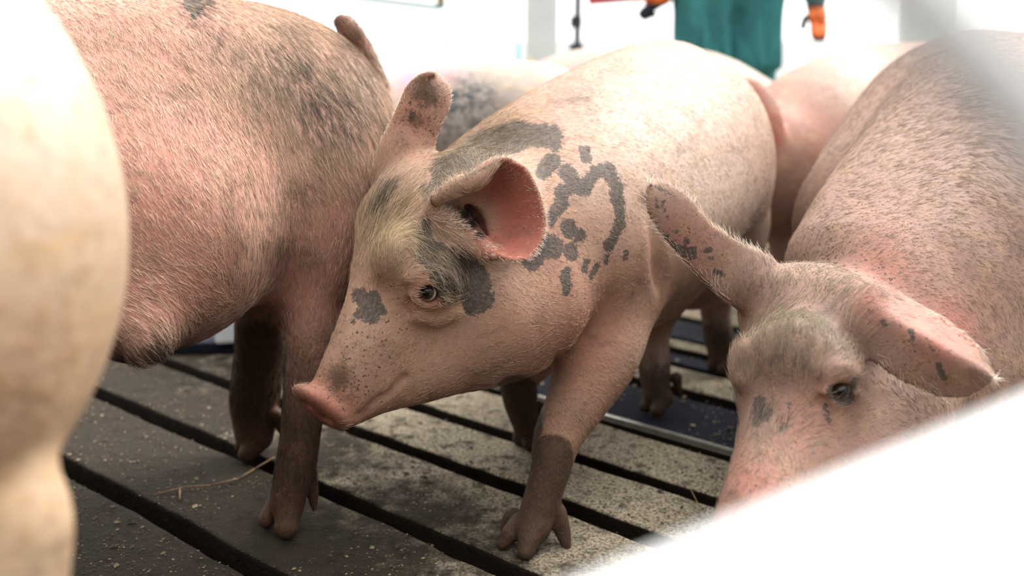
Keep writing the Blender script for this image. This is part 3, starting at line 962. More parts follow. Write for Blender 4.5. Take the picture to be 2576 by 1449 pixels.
# ------------------------------------------------------------------ the pig on the right, nose to the floor
def build_right_pig():
    s = Solid((.14, .78, -.03), (1.50, 2.62, .86), HR)
    # trunk
    s.chain([S(2210, 740, 215, 1.36), S(2400, 620, 300, 1.52), S(2540, 480, 345, 1.72), S(2640, 430, 340, 1.92), S(2700, 420, 300, 2.1)], .03)
    s.chain([S(2265, 570, 262, 1.74), S(2330, 480, 270, 1.85), S(2440, 400, 312, 1.98)], .03)
    s.chain([S(2080, 640, 85, 1.36), S(2180, 510, 110, 1.46), S(2290, 390, 120, 1.60), S(2420, 260, 130, 1.8)], .05)     # crest of the neck
    s.chain([S(2330, 800, 200, 1.38), S(2440, 830, 170, 1.45)], .06)
    s.chain([S(2330, 960, 180, 1.33), S(2440, 940, 170, 1.42), S(2510, 860, 130, 1.50)], .06)
    # head
    s.chain([S(2040, 830, 170, 1.235), S(2018, 960, 146, 1.165)], .03)
    s.chain([S(2018, 960, 144, 1.16), S(1978, 1110, 120, 1.09), S(1925, 1240, 102, 1.035), S(1880, 1345, 92, 1.0)], .04)
    s.chain([S(2210, 850, 180, 1.30), S(2200, 1030, 185, 1.215), S(2090, 1180, 150, 1.12), S(1985, 1310, 90, 1.03)], .05)
    s.chain([S(1916, 905, 36, 1.115), S(1990, 880, 70, 1.09), S(2090, 930, 60, 1.075)], .06)        # brows
    c = P(1868, 1395, .985)
    nrm = np.array([-.25, -.35, -.9]); nrm /= np.linalg.norm(nrm)
    a = np.cross(nrm, FW); a /= np.linalg.norm(a); b = np.cross(nrm, a)
    s.ellipsoid(c, (a, b, nrm), (.042, .036, .013), .012)
    for q in (-1, 1):
        s.ellipsoid(c + a * .015 * q + nrm * .012, (a, b, nrm), (.006, .008, .014), .004, sub=True)
    def crease(pts, r, k, deep=0.0):
        q = [(s.on(x, y, deep), r) for x, y in pts]
        s.chain(q, k, sub=True)
    def ridge(pts, r, k=.006, up=0.0):
        s.chain([(s.on(x, y, -up), r) for x, y in pts], k)
    ez = s.hit(2112, 983)
    ec = P(2112, 983, ez + .0066)
    s.ball(ec, .0120, .009, sub=True)
    ridge([(2074, 985), (2088, 962), (2112, 952), (2138, 962), (2154, 985)], .0042, .006, .002)
    ridge([(2074, 990), (2090, 1008), (2114, 1014), (2140, 1004), (2154, 988)], .0038, .006, .001)
    ridge([(2070, 940), (2110, 925), (2150, 940)], .0045, .012)
    crease([(2070, 1000), (2050, 1018)], .002, .006)
    # far eye bulges on the left outline
    ridge([(1874, 885), (1866, 915), (1872, 948)], .009, .02, -.004)
    z2 = s.hit(1882, 918) or 1.12
    ec2 = P(1868, 918, z2 + .030)
    s.chain([(P(1872, 900, z2 + .028), .010), (P(1870, 932, z2 + .026), .010)], .02)
    # raised ear, seen from its outer side
    net, ed = leaf([(1905, 715, 1.215), (1830, 672, 1.20), (1760, 615, 1.185), (1700, 545, 1.17), (1665, 500, 1.165), (1638, 462, 1.165)], (62, 64, 54, 52, 46, 34), .004, curl=.008, tipround=1.8)
    s.sheet(net, ed, .0040, .010)
    s.chain([S(1935, 745, 60, 1.23), S(1885, 712, 40, 1.215)], .04)
    # lop ear hanging forward
    net, ed = leaf([(2165, 780, 1.10), (2220, 820, 1.07), (2300, 868, 1.045), (2390, 918, 1.035), (2450, 940, 1.035), (2494, 950, 1.04)], (54, 82, 92, 84, 62, 32), 0.0, tipround=1.4, ridge=(-.30, .050, .022))
    s.sheet(net, ed, .0036, .009)
    s.chain([S(2155, 790, 70, 1.16), S(2190, 800, 55, 1.12)], .04)
    # legs: near fore, far fore, hind pair beyond the picture
    def leg(top, rt, foot, r, kn=(0, 0, 0)):
        foot = np.array([*foot, 0.0]); top = np.array(top)
        mid = top * .45 + foot * .55 + np.array(kn)
        s.chain([(top, rt), (top * .7 + foot * .3 + np.array(kn) * .6, rt * .62), (mid, r * 1.25), (foot + (0, 0, .13), r * .95), (foot + (0, 0, .045), r)], .03)
        for q in (-1, 1):
            s.chain([(foot + (q * .016, .0, .04), .021), (foot + (q * .019 - .008, -.02, .016), .016)], .006, smooth=False)
    leg(P(2480, 780, 1.52), .105, (.72, 1.46), .036)
    leg(P(2290, 700, 1.80), .09, (.70, 1.80), .034)
    leg(P(2740, 560, 2.1), .13, (1.16, 1.98), .036)
    leg(P(2640, 520, 2.25), .12, (1.10, 2.25), .036)

    patch = [(2100, 985, 2130, 1000, 22), (2140, 975, 2150, 960, 10), (2125, 1010, 2105, 1000, 10),
             (1910, 1010, 1912, 1050, 14), (1935, 1035, 1930, 1050, 10), (1900, 1055, 1905, 1065, 12), (1960, 1080, 1975, 1070, 9), (1985, 1015, 1984, 1025, 5), (2075, 1020, 2085, 1058, 5), (2082, 1055, 2084, 1058, 7)]
    ear_patch = [(1650, 470, 1690, 490, 3), (1705, 625, 1745, 632, 12), (1720, 640, 1750, 650, 7), (1770, 628, 1785, 630, 8), (1800, 684, 1815, 688, 8), (1690, 610, 1700, 622, 8), (1672, 590, 1678, 598, 7), (1725, 605, 1730, 606, 5), (1700, 585, 1705, 588, 5),
                 (1650, 500, 1654, 520, 3), (1668, 505, 1672, 530, 4), (1680, 545, 1684, 550, 4), (1780, 645, 1790, 650, 4),
                 (2205, 745, 2240, 755, 3), (2290, 830, 2296, 850, 8), (2220, 810, 2225, 818, 6), (2360, 920, 2375, 950, 9), (2285, 850, 2295, 870, 4), (2340, 870, 2352, 880, 4)]
    soft = [(1868, 915, 20, 1.2), (1990, 820, 90, .35), (1960, 950, 70, .4), (2080, 790, 55, 1.0), (2120, 850, 60, .9), (1960, 730, 40, .5), (1930, 1040, 60, .8), (2150, 880, 50, .8), (2450, 240, 90, .7), (2330, 240, 110, .35), (2520, 330, 100, .4), (2150, 970, 35, .9), (2570, 620, 40, .7)]
    dirt_and_shade = [(2000, 800, 140, .35), (2250, 450, 200, .3), (2400, 600, 200, .22), (1980, 1000, 120, .3), (1760, 640, 100, .3), (2300, 900, 90, .3), (1880, 1180, 70, .45), (1850, 1260, 60, .6), (2000, 1180, 60, .25), (2030, 690, 90, .3), (2150, 590, 120, .25), (2080, 560, 90, .35), (2300, 330, 160, .3), (2380, 960, 50, .3), (1960, 760, 80, .35), (1870, 800, 50, .35)]
    specks = [(2080, 640, 170, 1.6), (2250, 560, 180, 1.3), (2200, 680, 150, 1.2), (1950, 1180, 120, 1.0), (2060, 1060, 90, .8), (1720, 620, 110, 1.0), (2300, 880, 110, 1.0), (2420, 420, 140, .5), (2400, 620, 150, .35)]
    pink = [(2220, 680, 110, .45), (1900, 1230, 90, .5), (2010, 1080, 100, .35), (1720, 620, 100, .35), (2380, 830, 80, .75), (2300, 790, 60, .6), (1866, 1390, 80, .9), (2200, 760, 60, .5), (2110, 980, 60, .35)]
    org = np.array([.62, 1.55, 0.0])
    o, d = finish(s, 'pig', 'pig at the right with head down, one speckled ear raised, one ear flopping', skin_material('right_pig_skin', (.245, .148, .120), (.235, .150, .120)),
                  org, patch, soft, dirt_and_shade, pink, specks, (), (.12, .8), 0.0, ear_patch=ear_patch)
    v, px, py, nv, ear, rim = (d[k] for k in ('v', 'px', 'py', 'nv', 'ear', 'rim'))
    tag(make_eye(o, ec, CAM + np.array([.25, 0, -.05]) - ec, .0103), 'dark shiny eye')
    tag(make_eye(o, ec2, np.array([-.95, -.25, .05]), .0100), 'dark shiny eye')
    pt = np.clip(d['pt'] * 2 + .5, 0, 1); so = np.clip(d['soft'], 0, 1)
    fore = gauss(px, py, [(1980, 850, 150, 1), (2100, 850, 90, .9), (1960, 970, 110, .9), (1955, 1060, 100, .75), (2035, 960, 80, .7), (2060, 740, 100, .8)])
    tone = lerp((.35, .255, .20), (.37, .30, .21), np.clip(fore, 0, 1))
    rg = np.random.default_rng(6)
    tone = tone * rg.choice([.55, 1.0, 1.1], len(v), p=[.3, .45, .25])[:, None]
    tone = tone * (1 - .72 * pt[:, None]) * (1 - .5 * (so * (rg.random(len(v)) > .3))[:, None]) * (1 - .6 * d['dr'][:, None])
    tone = tone * (1 - rim[:, None]) + rim[:, None] * np.array([.80, .68, .56])
    length = .013 + .014 * fore + .008 * gauss(px, py, [(2400, 330, 220, 1)]) + .003 * rim
    dens = (1 + 1.0 * fore + 1.6 * rim) * np.clip(1 - .9 * ear * (1 - rim), 0, 1) * (np.hypot(px - 2112, py - 985) > 28)
    flow = [(1980, 700, .1, -1), (1900, 850, -.35, -1), (1990, 850, .0, -1), (2100, 800, .25, -1), (2130, 870, .6, -.8), (1950, 1000, -.05, -1), (1900, 1150, -.1, -1), (2060, 1080, .8, -.4), (2200, 1000, .95, -.2),
            (2060, 600, .6, -.8), (2200, 450, .7, -.7), (2300, 350, .9, -.3), (2420, 280, .9, .2), (2350, 450, .9, -.35), (2500, 420, .75, .6), (2300, 620, 1, -.05), (2450, 650, 1, .25), (2350, 780, 1, .2), (2520, 800, .6, .8),
            (1660, 470, -.5, -1), (1640, 540, -1, .1), (1720, 500, .6, -.8), (1760, 620, -.7, -.7), (2300, 880, .9, .4), (2490, 930, 1, .3), (2250, 930, -.2, 1), (2400, 985, .1, 1), (2080, 480, .3, .9)]
    make_hair(o, 'hair', v, d['f'], nv, int(70000 * HQ), dens, flow, length, .18, .00022, tone, 31, org, jitter=.2)
    return o


# ------------------------------------------------------------------ pigs further back
def build_back_pigs():
    def leg(s, hip, rt, foot, r=.034):
        foot = np.array([*foot, 0.0]); hip = np.array(hip)
        s.chain([(hip, rt), (hip * .6 + foot * .4, rt * .55), (hip * .35 + foot * .65 + (.01, .01, 0), r * 1.1), (foot + (0, 0, .1), r * .85), (foot + (0, 0, .03), r)], .03)
        s.chain([(foot + (-.015, -.01, .022), .020), (foot + (-.03, -.02, .016), .016)], .006, smooth=False)
    out = []
    # pig with grey smudges behind the raised ear
    s = Solid((-.75, 2.0, -.03), (.42, 2.75, .76), .009)
    s.chain([S(900, 400, 150, 2.28), S(1050, 350, 165, 2.34), S(1200, 345, 185, 2.40), S(1340, 345, 185, 2.45), S(1400, 360, 165, 2.46)], .02)
    s.chain([S(840, 420, 120, 2.22), S(740, 500, 90, 2.18), S(680, 560, 50, 2.14)], .05)
    for p_, f_ in ((P(1380, 420, 2.38), (.08, 2.30)), (P(1400, 420, 2.52), (.10, 2.52)), (P(960, 450, 2.26), (-.14, 2.20)), (P(960, 450, 2.36), (-.16, 2.38))):
        leg(s, p_, .10, f_)
    soft = [(1180, 240, 60, 1.3), (1150, 260, 60, 1.4), (1200, 300, 90, 1.2), (1130, 330, 70, .8), (1225, 235, 30, 1.2), (1260, 290, 50, .5)]
    dirt_and_shade = [(1290, 225, 40, .25), (990, 230, 60, .25)]
    paint = skin_material('back_pig_skin', (.34, .285, .245), (.32, .28, .245), pink=(.60, .14, .28), dirtc=(.30, .21, .12), patch=(.03, .036, .042), fine=.5, sss=.04)
    o, d = finish(s, 'pig', 'pale pig with blue-grey smudges, behind the upright ear of the middle pig', paint, np.array([-.1, 2.4, 0]), (), soft, dirt_and_shade,
                  [(1050, 180, 60, .7), (1095, 175, 60, .4)], (), (), (.12, .7))
    out.append(o)
    # white back behind the middle pig, tail towards the left
    s = Solid((-.10, 2.65, -.03), (1.05, 3.5, .80), .009)
    s.chain([S(1370, 330, 160, 2.98), S(1470, 300, 172, 3.03), S(1600, 300, 178, 3.07), S(1740, 310, 180, 3.12), S(1860, 350, 160, 3.15)], .02)
    s.chain([S(1370, 210, 12, 2.86), S(1338, 175, 15, 2.84), S(1334, 150, 8, 2.84)], .01)
    for p_, f_ in ((P(1440, 360, 2.93), (.14, 2.90)), (P(1440, 360, 3.1), (.16, 3.10)), (P(1800, 380, 3.06), (.60, 3.02)), (P(1800, 380, 3.2), (.62, 3.20))):
        leg(s, p_, .10, f_)
    o, d = finish(s, 'pig', 'white-backed pig with pink paint on its rump, just behind the middle pig', paint, np.array([.3, 2.9, 0]), (), (), [(1336, 160, 22, 1.2), (1560, 160, 60, .1)],
                  [(1345, 180, 38, .8), (1320, 175, 30, .6)], (), (), (.12, .7))
    out.append(o)
    # pig behind on the right with a pink ear
    s = Solid((.44, 2.06, -.03), (1.66, 3.25, .80), .009)
    s.chain([S(1985, 420, 170, 2.42), S(2080, 380, 222, 2.52), S(2230, 350, 235, 2.66), S(2400, 350, 240, 2.82), S(2500, 360, 220, 2.9)], .02)
    s.chain([S(1960, 430, 150, 2.40), S(1880, 400, 110, 2.34), S(1800, 480, 70, 2.36), S(1760, 540, 46, 2.38)], .04)
    net, ed = leaf([(1872, 215, 2.26), (1900, 245, 2.25), (1922, 300, 2.245), (1932, 355, 2.25), (1932, 410, 2.26)], (16, 36, 42, 38, 28), .015)
    s.sheet(net, ed, .010, .012)
    s.chain([S(1890, 222, 20, 2.26), S(1880, 280, 34, 2.30)], .02)
    for p_, f_ in ((P(2020, 470, 2.42), (.66, 2.36)), (P(2040, 470, 2.62), (.68, 2.62)), (P(2420, 480, 2.78), (1.20, 2.74)), (P(2420, 480, 3.0), (1.22, 3.0))):
        leg(s, p_, .11, f_)
    o, d = finish(s, 'pig', 'pink pig behind on the right, its red-pink ear beside the middle pig\'s rump', skin_material('rear_pig_skin', (.30, .185, .150), (.29, .18, .145), dirtc=(.25, .15, .09), fine=.5, sss=.06),
                  np.array([1.0, 2.7, 0]), (), [(2090, 200, 60, .3)], [(2120, 200, 60, .2), (1990, 560, 50, .6)],
                  [(1915, 330, 62, 1.3), (1890, 250, 40, 1.0), (2060, 330, 90, .35), (2230, 140, 60, .4)], (), (), (.2, .7), pale=[(2200, 190, 130, .7)])
    out.append(o)
    return out
# ------------------------------------------------------------------ simple solids
import bmesh


def box_bm(bm, c, sx, sy, sz, rot=None, bevel=0.0):
    r = bmesh.ops.create_cube(bm, size=1)
    vs = r['verts']
    M = Matrix.Translation(Vector(c)) @ (rot.to_4x4() if rot is not None else Matrix()) @ Matrix.Diagonal((sx, sy, sz, 1))
    bmesh.ops.transform(bm, matrix=M, verts=vs)
    if bevel:
        es = list({e for v in vs for e in v.link_edges})
        bmesh.ops.bevel(bm, geom=es, offset=bevel, segments=2, affect='EDGES', profile=.6)


def tube_bm(bm, a, b, r, n=24, r2=None):
    a, b = Vector(a), Vector(b)
    d = b - a
    q = bmesh.ops.create_cone(bm, cap_ends=True, segments=n, radius1=r, radius2=r if r2 is None else r2, depth=d.length)
    M = Matrix.Translation((a + b) / 2) @ d.to_track_quat('Z', 'Y').to_matrix().to_4x4()
    bmesh.ops.transform(bm, matrix=M, verts=q['verts'])


def bm_object(name, bm, mat, parent=None, origin=(0, 0, 0), smooth=False):
    me = bpy.data.meshes.new(name)
    bmesh.ops.translate(bm, verts=bm.verts, vec=-Vector(origin))
    bm.to_mesh(me); bm.free()
    if smooth:
        for p in me.polygons: p.use_smooth = True
    me.materials.append(mat)
    o = link(name, me, parent)
    o.location = Vector(origin) - (parent.location if parent is not None else Vector())
    return o


def plain(name, col, rough=.5, noise=.12, scale=30, metal=0.0, spec=.4, bump=.15):
    m, t = material(name)
    co = t.coord('Object')
    n = t.noise(co, scale, 4, .6)
    c = t.mix(t.step(n, .35, .7), col, tuple(x * (1 - noise) for x in col))
    t.out(c, rough, t.bump(n, bump, .002), metal=metal, spec=spec)
    return m


# ------------------------------------------------------------------ the slatted floor
def concrete_material():
    m, t = material('dung_caked_concrete')
    co = t.node('ShaderNodeNewGeometry').outputs['Position']
    grit = t.noise(co, 190, 4, .7)
    mid = t.noise(co, 32, 4, .6)
    big = t.noise(co, 5, 3)
    col = t.mix(t.step(grit, .38, .66), (.42, .36, .265), (.085, .068, .048))
    col = t.mix(t.step(mid, .50, .72), col, (.075, .060, .046))
    col = t.mix(t.math('MULTIPLY', t.step(t.noise(co, 85, 3, .6), .6, .7), .8), col, (.035, .04, .03))
    sp = t.node('ShaderNodeSeparateXYZ'); t.put(sp.inputs[0], co)
    # dung towards the near left corner, with the shade there painted in
    q = t.math('MULTIPLY_ADD', sp.outputs[0], -.9, t.math('MULTIPLY', sp.outputs[1], -.55))
    q = t.math('ADD', q, t.math('MULTIPLY', t.math('SUBTRACT', big, .5), .7))
    q = t.math('ADD', q, t.math('MULTIPLY', t.math('SUBTRACT', mid, .5), .5))
    dung_shade = t.step(q, -.84, -.52)
    dung = t.mix(t.step(grit, .35, .7), (.011, .008, .006), (.036, .026, .018))
    dung = t.mix(t.step(t.noise(co, 260, 2, .5), .69, .76), dung, (.26, .20, .12))
    col = t.mix(t.math('MULTIPLY', dung_shade, .93), col, dung)
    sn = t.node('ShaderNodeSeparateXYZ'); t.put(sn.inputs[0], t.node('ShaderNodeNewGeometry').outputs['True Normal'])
    col = t.mix(t.step(sn.outputs[2], .75, .15), col, (.016, .012, .009))      # slat sides painted dark, as shade in the gaps
    h = t.math('ADD', t.math('MULTIPLY', grit, .6), mid)
    t.out(col, t.math('MULTIPLY_ADD', dung_shade, -.18, .80), t.bump(h, .9, .010), spec=.04)
    return m


CONC = concrete_material()
NAVY = plain('dark_navy', (.012, .014, .024), .6, .4, 60, bump=.5, spec=.06)
floor = link('floor', None); tag(floor, kind='structure')
floor['label'] = 'dirty concrete slatted floor'
FA = math.radians(-40.0)
FD = np.array([math.cos(FA), math.sin(FA), 0]); FN = np.array([-math.sin(FA), math.cos(FA), 0])
rotz = Matrix.Rotation(FA, 3, 'Z')
edges = [-1.2, -.98, -.76, -.54, -.32, -.12, .08, .28, .48, .692, .905, 1.10, 1.258, 1.425, 1.445, 1.655, 1.80, 1.892, 1.975, 2.14, 2.38, 2.62, 2.86, 3.1, 3.35, 3.6, 3.9] + [4.15 + .25 * k_ for k_ in range(24)]
edges = [-2.6 + .235 * k_ for k_ in range(6)] + edges
gapw = .034
for i, (a, b) in enumerate(zip(edges[:-1], edges[1:])):
    navy = (a, b) in ((1.445, 1.655), (1.80, 1.892), (1.975, 2.14))  # these slats are coloured dark for the pigs' cast shadows
    bm = bmesh.new()
    g = .014 if b - a > .05 else .003
    wdt = b - a - (gapw if b - a > .05 else .006)
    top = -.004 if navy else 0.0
    c = FN * (a + b) / 2
    lx = np.arange(-2.6, 2.6, .014) if -.4 < a < 2.2 else np.arange(-9, 9, .09)
    if -.4 < a < 2.2: lx = np.concatenate([np.arange(-9, -2.6, .2), lx, np.arange(2.6, 9, .2)])          # worn, crumbled edges
    jr = np.random.default_rng(i + 50)
    def wob():
        q = jr.normal(0, 1, len(lx)); q2 = jr.normal(0, 1, len(lx))
        for _ in range(2): q = (np.roll(q, 1) + 2 * q + np.roll(q, -1)) / 4
        for _ in range(60): q2 = (np.roll(q2, 1) + 2 * q2 + np.roll(q2, -1)) / 4
        return q * .0016 + q2 * .008
    e0, e1 = wob() * (b - a > .05), wob() * (b - a > .05)
    rows = []
    for off, hz in ((-.5, -.1), (-.5, -.007), (-.493, -.002), (-.48, 0), (-.45, 0), (.45, 0), (.48, 0), (.493, -.002), (.5, -.007), (.5, -.1)):
        ed_ = off * wdt + (e0 if off < 0 else e1)
        rows.append(FD[None] * lx[:, None] + FN[None] * ((a + b) / 2 + ed_)[:, None] + np.array([0, 0, hz + top])[None])
    prev = None
    for row in rows:
        cur = [bm.verts.new(p_) for p_ in row]
        if prev:
            for j in range(len(cur) - 1): bm.faces.new((prev[j], prev[j + 1], cur[j + 1], cur[j]))
        prev = cur
    bmesh.ops.recalc_face_normals(bm, faces=bm.faces)
    bm_object('shadow_slat' if navy else 'concrete_slat', bm, NAVY if navy else CONC, floor, smooth=True)
bm = bmesh.new(); box_bm(bm, (0, 4.0, -.5), 24, 20, .02)
bm_object('slurry_pit', bm, plain('slurry', (.006, .005, .004), .4), floor)
# metal strip along one slat
bm = bmesh.new(); c = FN * 1.435 + FD * -.9
box_bm(bm, (c[0], c[1], .004), 3.0, .010, .012, rotz, bevel=.002)
tag(bm_object('floor_strip', bm, plain('worn_steel', (.55, .53, .48), .3, .3, 80, metal=.7)), 'shiny worn metal strip along a slat behind the middle pig\'s foreleg', 'strip')

# dung crumbs and grains
rg = np.random.default_rng(5)
V = []; Fc = []
base = np.array([(1, 0, 0), (-1, 0, 0), (0, 1, 0), (0, -1, 0), (0, 0, 1), (0, 0, -.4)], float)
tri = [(0, 2, 4), (2, 1, 4), (1, 3, 4), (3, 0, 4), (2, 0, 5), (1, 2, 5), (3, 1, 5), (0, 3, 5)]
n_c = 0
feet = [G(1320, 1390), G(1275, 1370), G(1425, 1385), G(1330, 1122), G(1648, 1040), G(1815, 936), G(720, 1345), G(680, 1310), G(785, 1290), G(635, 1148), (.72, 1.46), (.70, 1.80), (-.98, 1.08), (-.99, 1.32), (-.2, .56)]
while n_c < 11000:
    x, y = rg.uniform(-1.0, .75), rg.uniform(.95, 2.3)
    if rg.random() > np.clip(1.2 - (y - 1.0) * .75, .12, 1): continue
    off = FN[0] * x + FN[1] * y
    if min(abs(off - e) for e in edges) < .018: continue
    if any(math.hypot(x - p_[0], y - p_[1]) < .085 for p_ in feet) or (x < -.45 and y > 2.05): continue
    r = rg.uniform(.0006, .0020) * (rg.uniform(1.5, 2.6) if rg.random() < .10 else 1)
    R_ = Matrix.Rotation(rg.uniform(0, 6.28), 3, 'Z')
    k = len(V)
    for q in base * r * np.array([1.5, 1, .7]) * rg.uniform(.7, 1.3, (6, 3)):
        w_ = R_ @ Vector(q); V.append((w_[0] + x, w_[1] + y, w_[2] + r * .25))
    Fc += [(a + k, b + k, c_ + k) for a, b, c_ in tri]
    n_c += 1
m, t = material('dung_crumb')
ob = t.node('ShaderNodeNewGeometry').outputs['Random Per Island']
cr = t.mix(t.step(ob, .5, 1.0), (.045, .033, .022), (.27, .20, .11))
t.out(cr, .7)
cm = mesh_object('dung_crumb', np.array(V), np.array(Fc), m)
cm.data.polygons.foreach_set('use_smooth', np.zeros(len(cm.data.polygons), bool))
tag(cm, 'brown dung crumbs and chaff scattered over the near slats', 'crumbs', kind='stuff')

STRAW = plain('straw', (.22, .13, .05), .6, .3, 120)


def straw(pts, r, label, group=None):
    bm = bmesh.new()
    for a, b in zip(pts[:-1], pts[1:]):
        tube_bm(bm, a, b, r, 8)
    o = bm_object('straw', bm, STRAW, origin=pts[0], smooth=True)
    return tag(o, label, 'straw', group)


straw([G(388, 1246, .003), G(460, 1226, .006), G(530, 1221, .005), G(600, 1204, .006), G(640, 1180, .006), G(690, 1150, .004)], .0013, 'long bent yellow straw on the dark slat at the lower left', 'loose straw on the floor')
straw([G(453, 1228, .005), G(452, 1258, .003)], .0014, 'short straw stub sticking out of the long bent straw', 'loose straw on the floor')
straw([G(1738, 1232, .012), G(1760, 1275, .010), G(1790, 1312, .004)], .0008, 'thin pale straw in front of the right pig\'s snout', 'loose straw on the floor')

# ------------------------------------------------------------------ white gate rails close to the lens
WHITE = plain('white_gate_paint', (.86, .87, .88), .45, .04, 20)
gate = link('pen_gate', None, loc=(.42, .30, 0))
tag(gate, 'blurred white rails of a pen gate crossing the right side close up', 'gate')
def rail(px1, py1, z1, px2, py2, z2, r, ext=.45):
    a, b = P(px1, py1, z1), P(px2, py2, z2)
    d = (b - a) / np.linalg.norm(b - a)
    bm = bmesh.new()
    tube_bm(bm, a - d * ext, b + d * ext, r, 40)
    return bm_object('rail', bm, WHITE, gate, origin=a, smooth=True)
rail(1760, 1870, .200, 2576, 1520, .205, .0365)
rail(2290, -40, .118, 2640, 330, .122, .0052)
bm = bmesh.new(); pp = P(3300, 700, .16)
tube_bm(bm, (pp[0] + .05, pp[1], 0), (pp[0] + .05, pp[1], 1.1), .024, 32)
bm_object('gate_post', bm, WHITE, gate, origin=(pp[0] + .05, pp[1], 0), smooth=True)

# ------------------------------------------------------------------ back of the barn, washed out by daylight
wallw = plain('white_wall', (.93, .94, .95), .7, .02, 5)
bm = bmesh.new()
box_bm(bm, (.2, 7.2, .35), 16, .12, .70)
tag(bm_object('wall_back', bm, wallw), 'low white pen wall across the back', kind='structure')
grey = plain('pale_column', (.72, .75, .75), .6, .1, 6)
def post(px0, px1, z, mat, name, label, cat, ztop=2.6, zbot=0.0, depth=None):
    a, b = P(px0, 100, z), P(px1, 100, z)
    bm = bmesh.new()
    wd = b[0] - a[0]
    box_bm(bm, ((a[0] + b[0]) / 2, a[1], (ztop + zbot) / 2), wd, depth or wd, ztop - zbot, bevel=wd * .08)
    return tag(bm_object(name, bm, mat, origin=((a[0] + b[0]) / 2, a[1], zbot)), label, cat)
post(1322, 1402, 4.9, grey, 'column', 'pale grey column behind the white-backed pig', 'column')
dark = plain('dark_steel', (.06, .08, .11), .4, .2, 20)
pole = link('pole', None, loc=P(1452, 115, 4.3)); tag(pole, 'thin dark grey steel pole left of the person', 'pole')
a = P(1452, 115, 4.3)
bm = bmesh.new(); tube_bm(bm, (a[0], a[1], 0), (a[0], a[1], 2.6), .014, 16)
bm_object('shaft', bm, dark, pole, origin=a, smooth=True)
bm = bmesh.new(); c = P(1449, 55, 4.3); box_bm(bm, c, .05, .04, .05, bevel=.006); bm_object('clamp', bm, dark, pole, origin=c)
bm = bmesh.new(); c = P(1449, 118, 4.3); box_bm(bm, c, .06, .05, .03, bevel=.006); bm_object('socket', bm, dark, pole, origin=c)
teal = plain('teal_paint', (.03, .28, .33), .4, .2, 20)
c = P(1306, 130, 4.4); bm = bmesh.new(); tube_bm(bm, (c[0], c[1], 0), (c[0], c[1], c[2] + .045), .010, 12)
tag(bm_object('pipe', bm, teal, origin=(c[0], c[1], 0), smooth=True), 'short teal pipe at the foot of the pale column', 'pipe')
# window frame at the top left
fr = link('window_1', None, loc=P(1100, 10, 5.2)); tag(fr, 'teal edged window at the top', kind='structure')
a, b = P(700, -28, 5.2), P(1118, 21, 5.2)
rotf = Vector(b - a).to_track_quat('X', 'Z').to_matrix()
bm = bmesh.new(); box_bm(bm, (a + b) / 2, float(np.linalg.norm(b - a)), .05, .022, rotf, bevel=.003); bm_object('sill', bm, plain('faded_teal', (.03, .15, .16), .5, .2, 20), fr, origin=(a + b) / 2)
bm = bmesh.new(); c = P(1108, -60, 5.2); box_bm(bm, c, .045, .05, .32, bevel=.004); bm_object('jamb', bm, plain('brown_jamb', (.30, .23, .14), .6, .3, 20), fr, origin=c)
# wire fence post with insulators
a = P(1112, 90, 5.0)
fp = link('fence_post', None, loc=(a[0], a[1], 0)); tag(fp, 'thin white fence post with two teal insulators below the window', 'post')
bm = bmesh.new(); tube_bm(bm, (a[0], a[1], 0), (a[0], a[1], a[2] + .13), .010, 12); bm_object('stake', bm, wallw, fp, origin=a, smooth=True)
for y in (66, 112):
    c = P(1119, y, 4.99); bm = bmesh.new(); tube_bm(bm, c - (0.012, 0, 0), c + (0.006, 0, 0), .011, 12); bm_object('insulator', bm, teal, fp, origin=c, smooth=True)
# grey shape and bright opening on the right
bm = bmesh.new(); c = P(2335, 20, 5.6); box_bm(bm, (c[0], c[1], 1.2), .26, .10, 2.4, bevel=.01)
tag(bm_object('partition', bm, plain('pale_partition', (.72, .75, .75), .6, .08, 6), origin=(c[0], c[1], 0)), 'pale grey upright partition at the top right, behind the pigs', 'partition')

# low dark slab under the left pig's belly, with a pale block on it
bm = bmesh.new(); box_bm(bm, (-1.15, 2.32, .014), 1.3, .40, .028, bevel=.006)
tag(bm_object('dark_slab', bm, NAVY, origin=(-1.15, 2.32, 0)), 'dark navy rubber mat on the floor behind the left pig\'s hind legs', 'mat')
c = P(577, 876, 2.20); c[2] = .028
bm = bmesh.new(); box_bm(bm, (c[0], c[1] + .04, .028 + .037), .078, .07, .074, Matrix.Rotation(.25, 3, 'Z'), bevel=.008)
bk = bm_object('plastic_block', bm, plain('pale_plastic', (.62, .67, .70), .5, .15, 20), origin=c)
tag(bk, 'pale grey block on the dark slab, seen between belly and legs of the left pig', 'block')

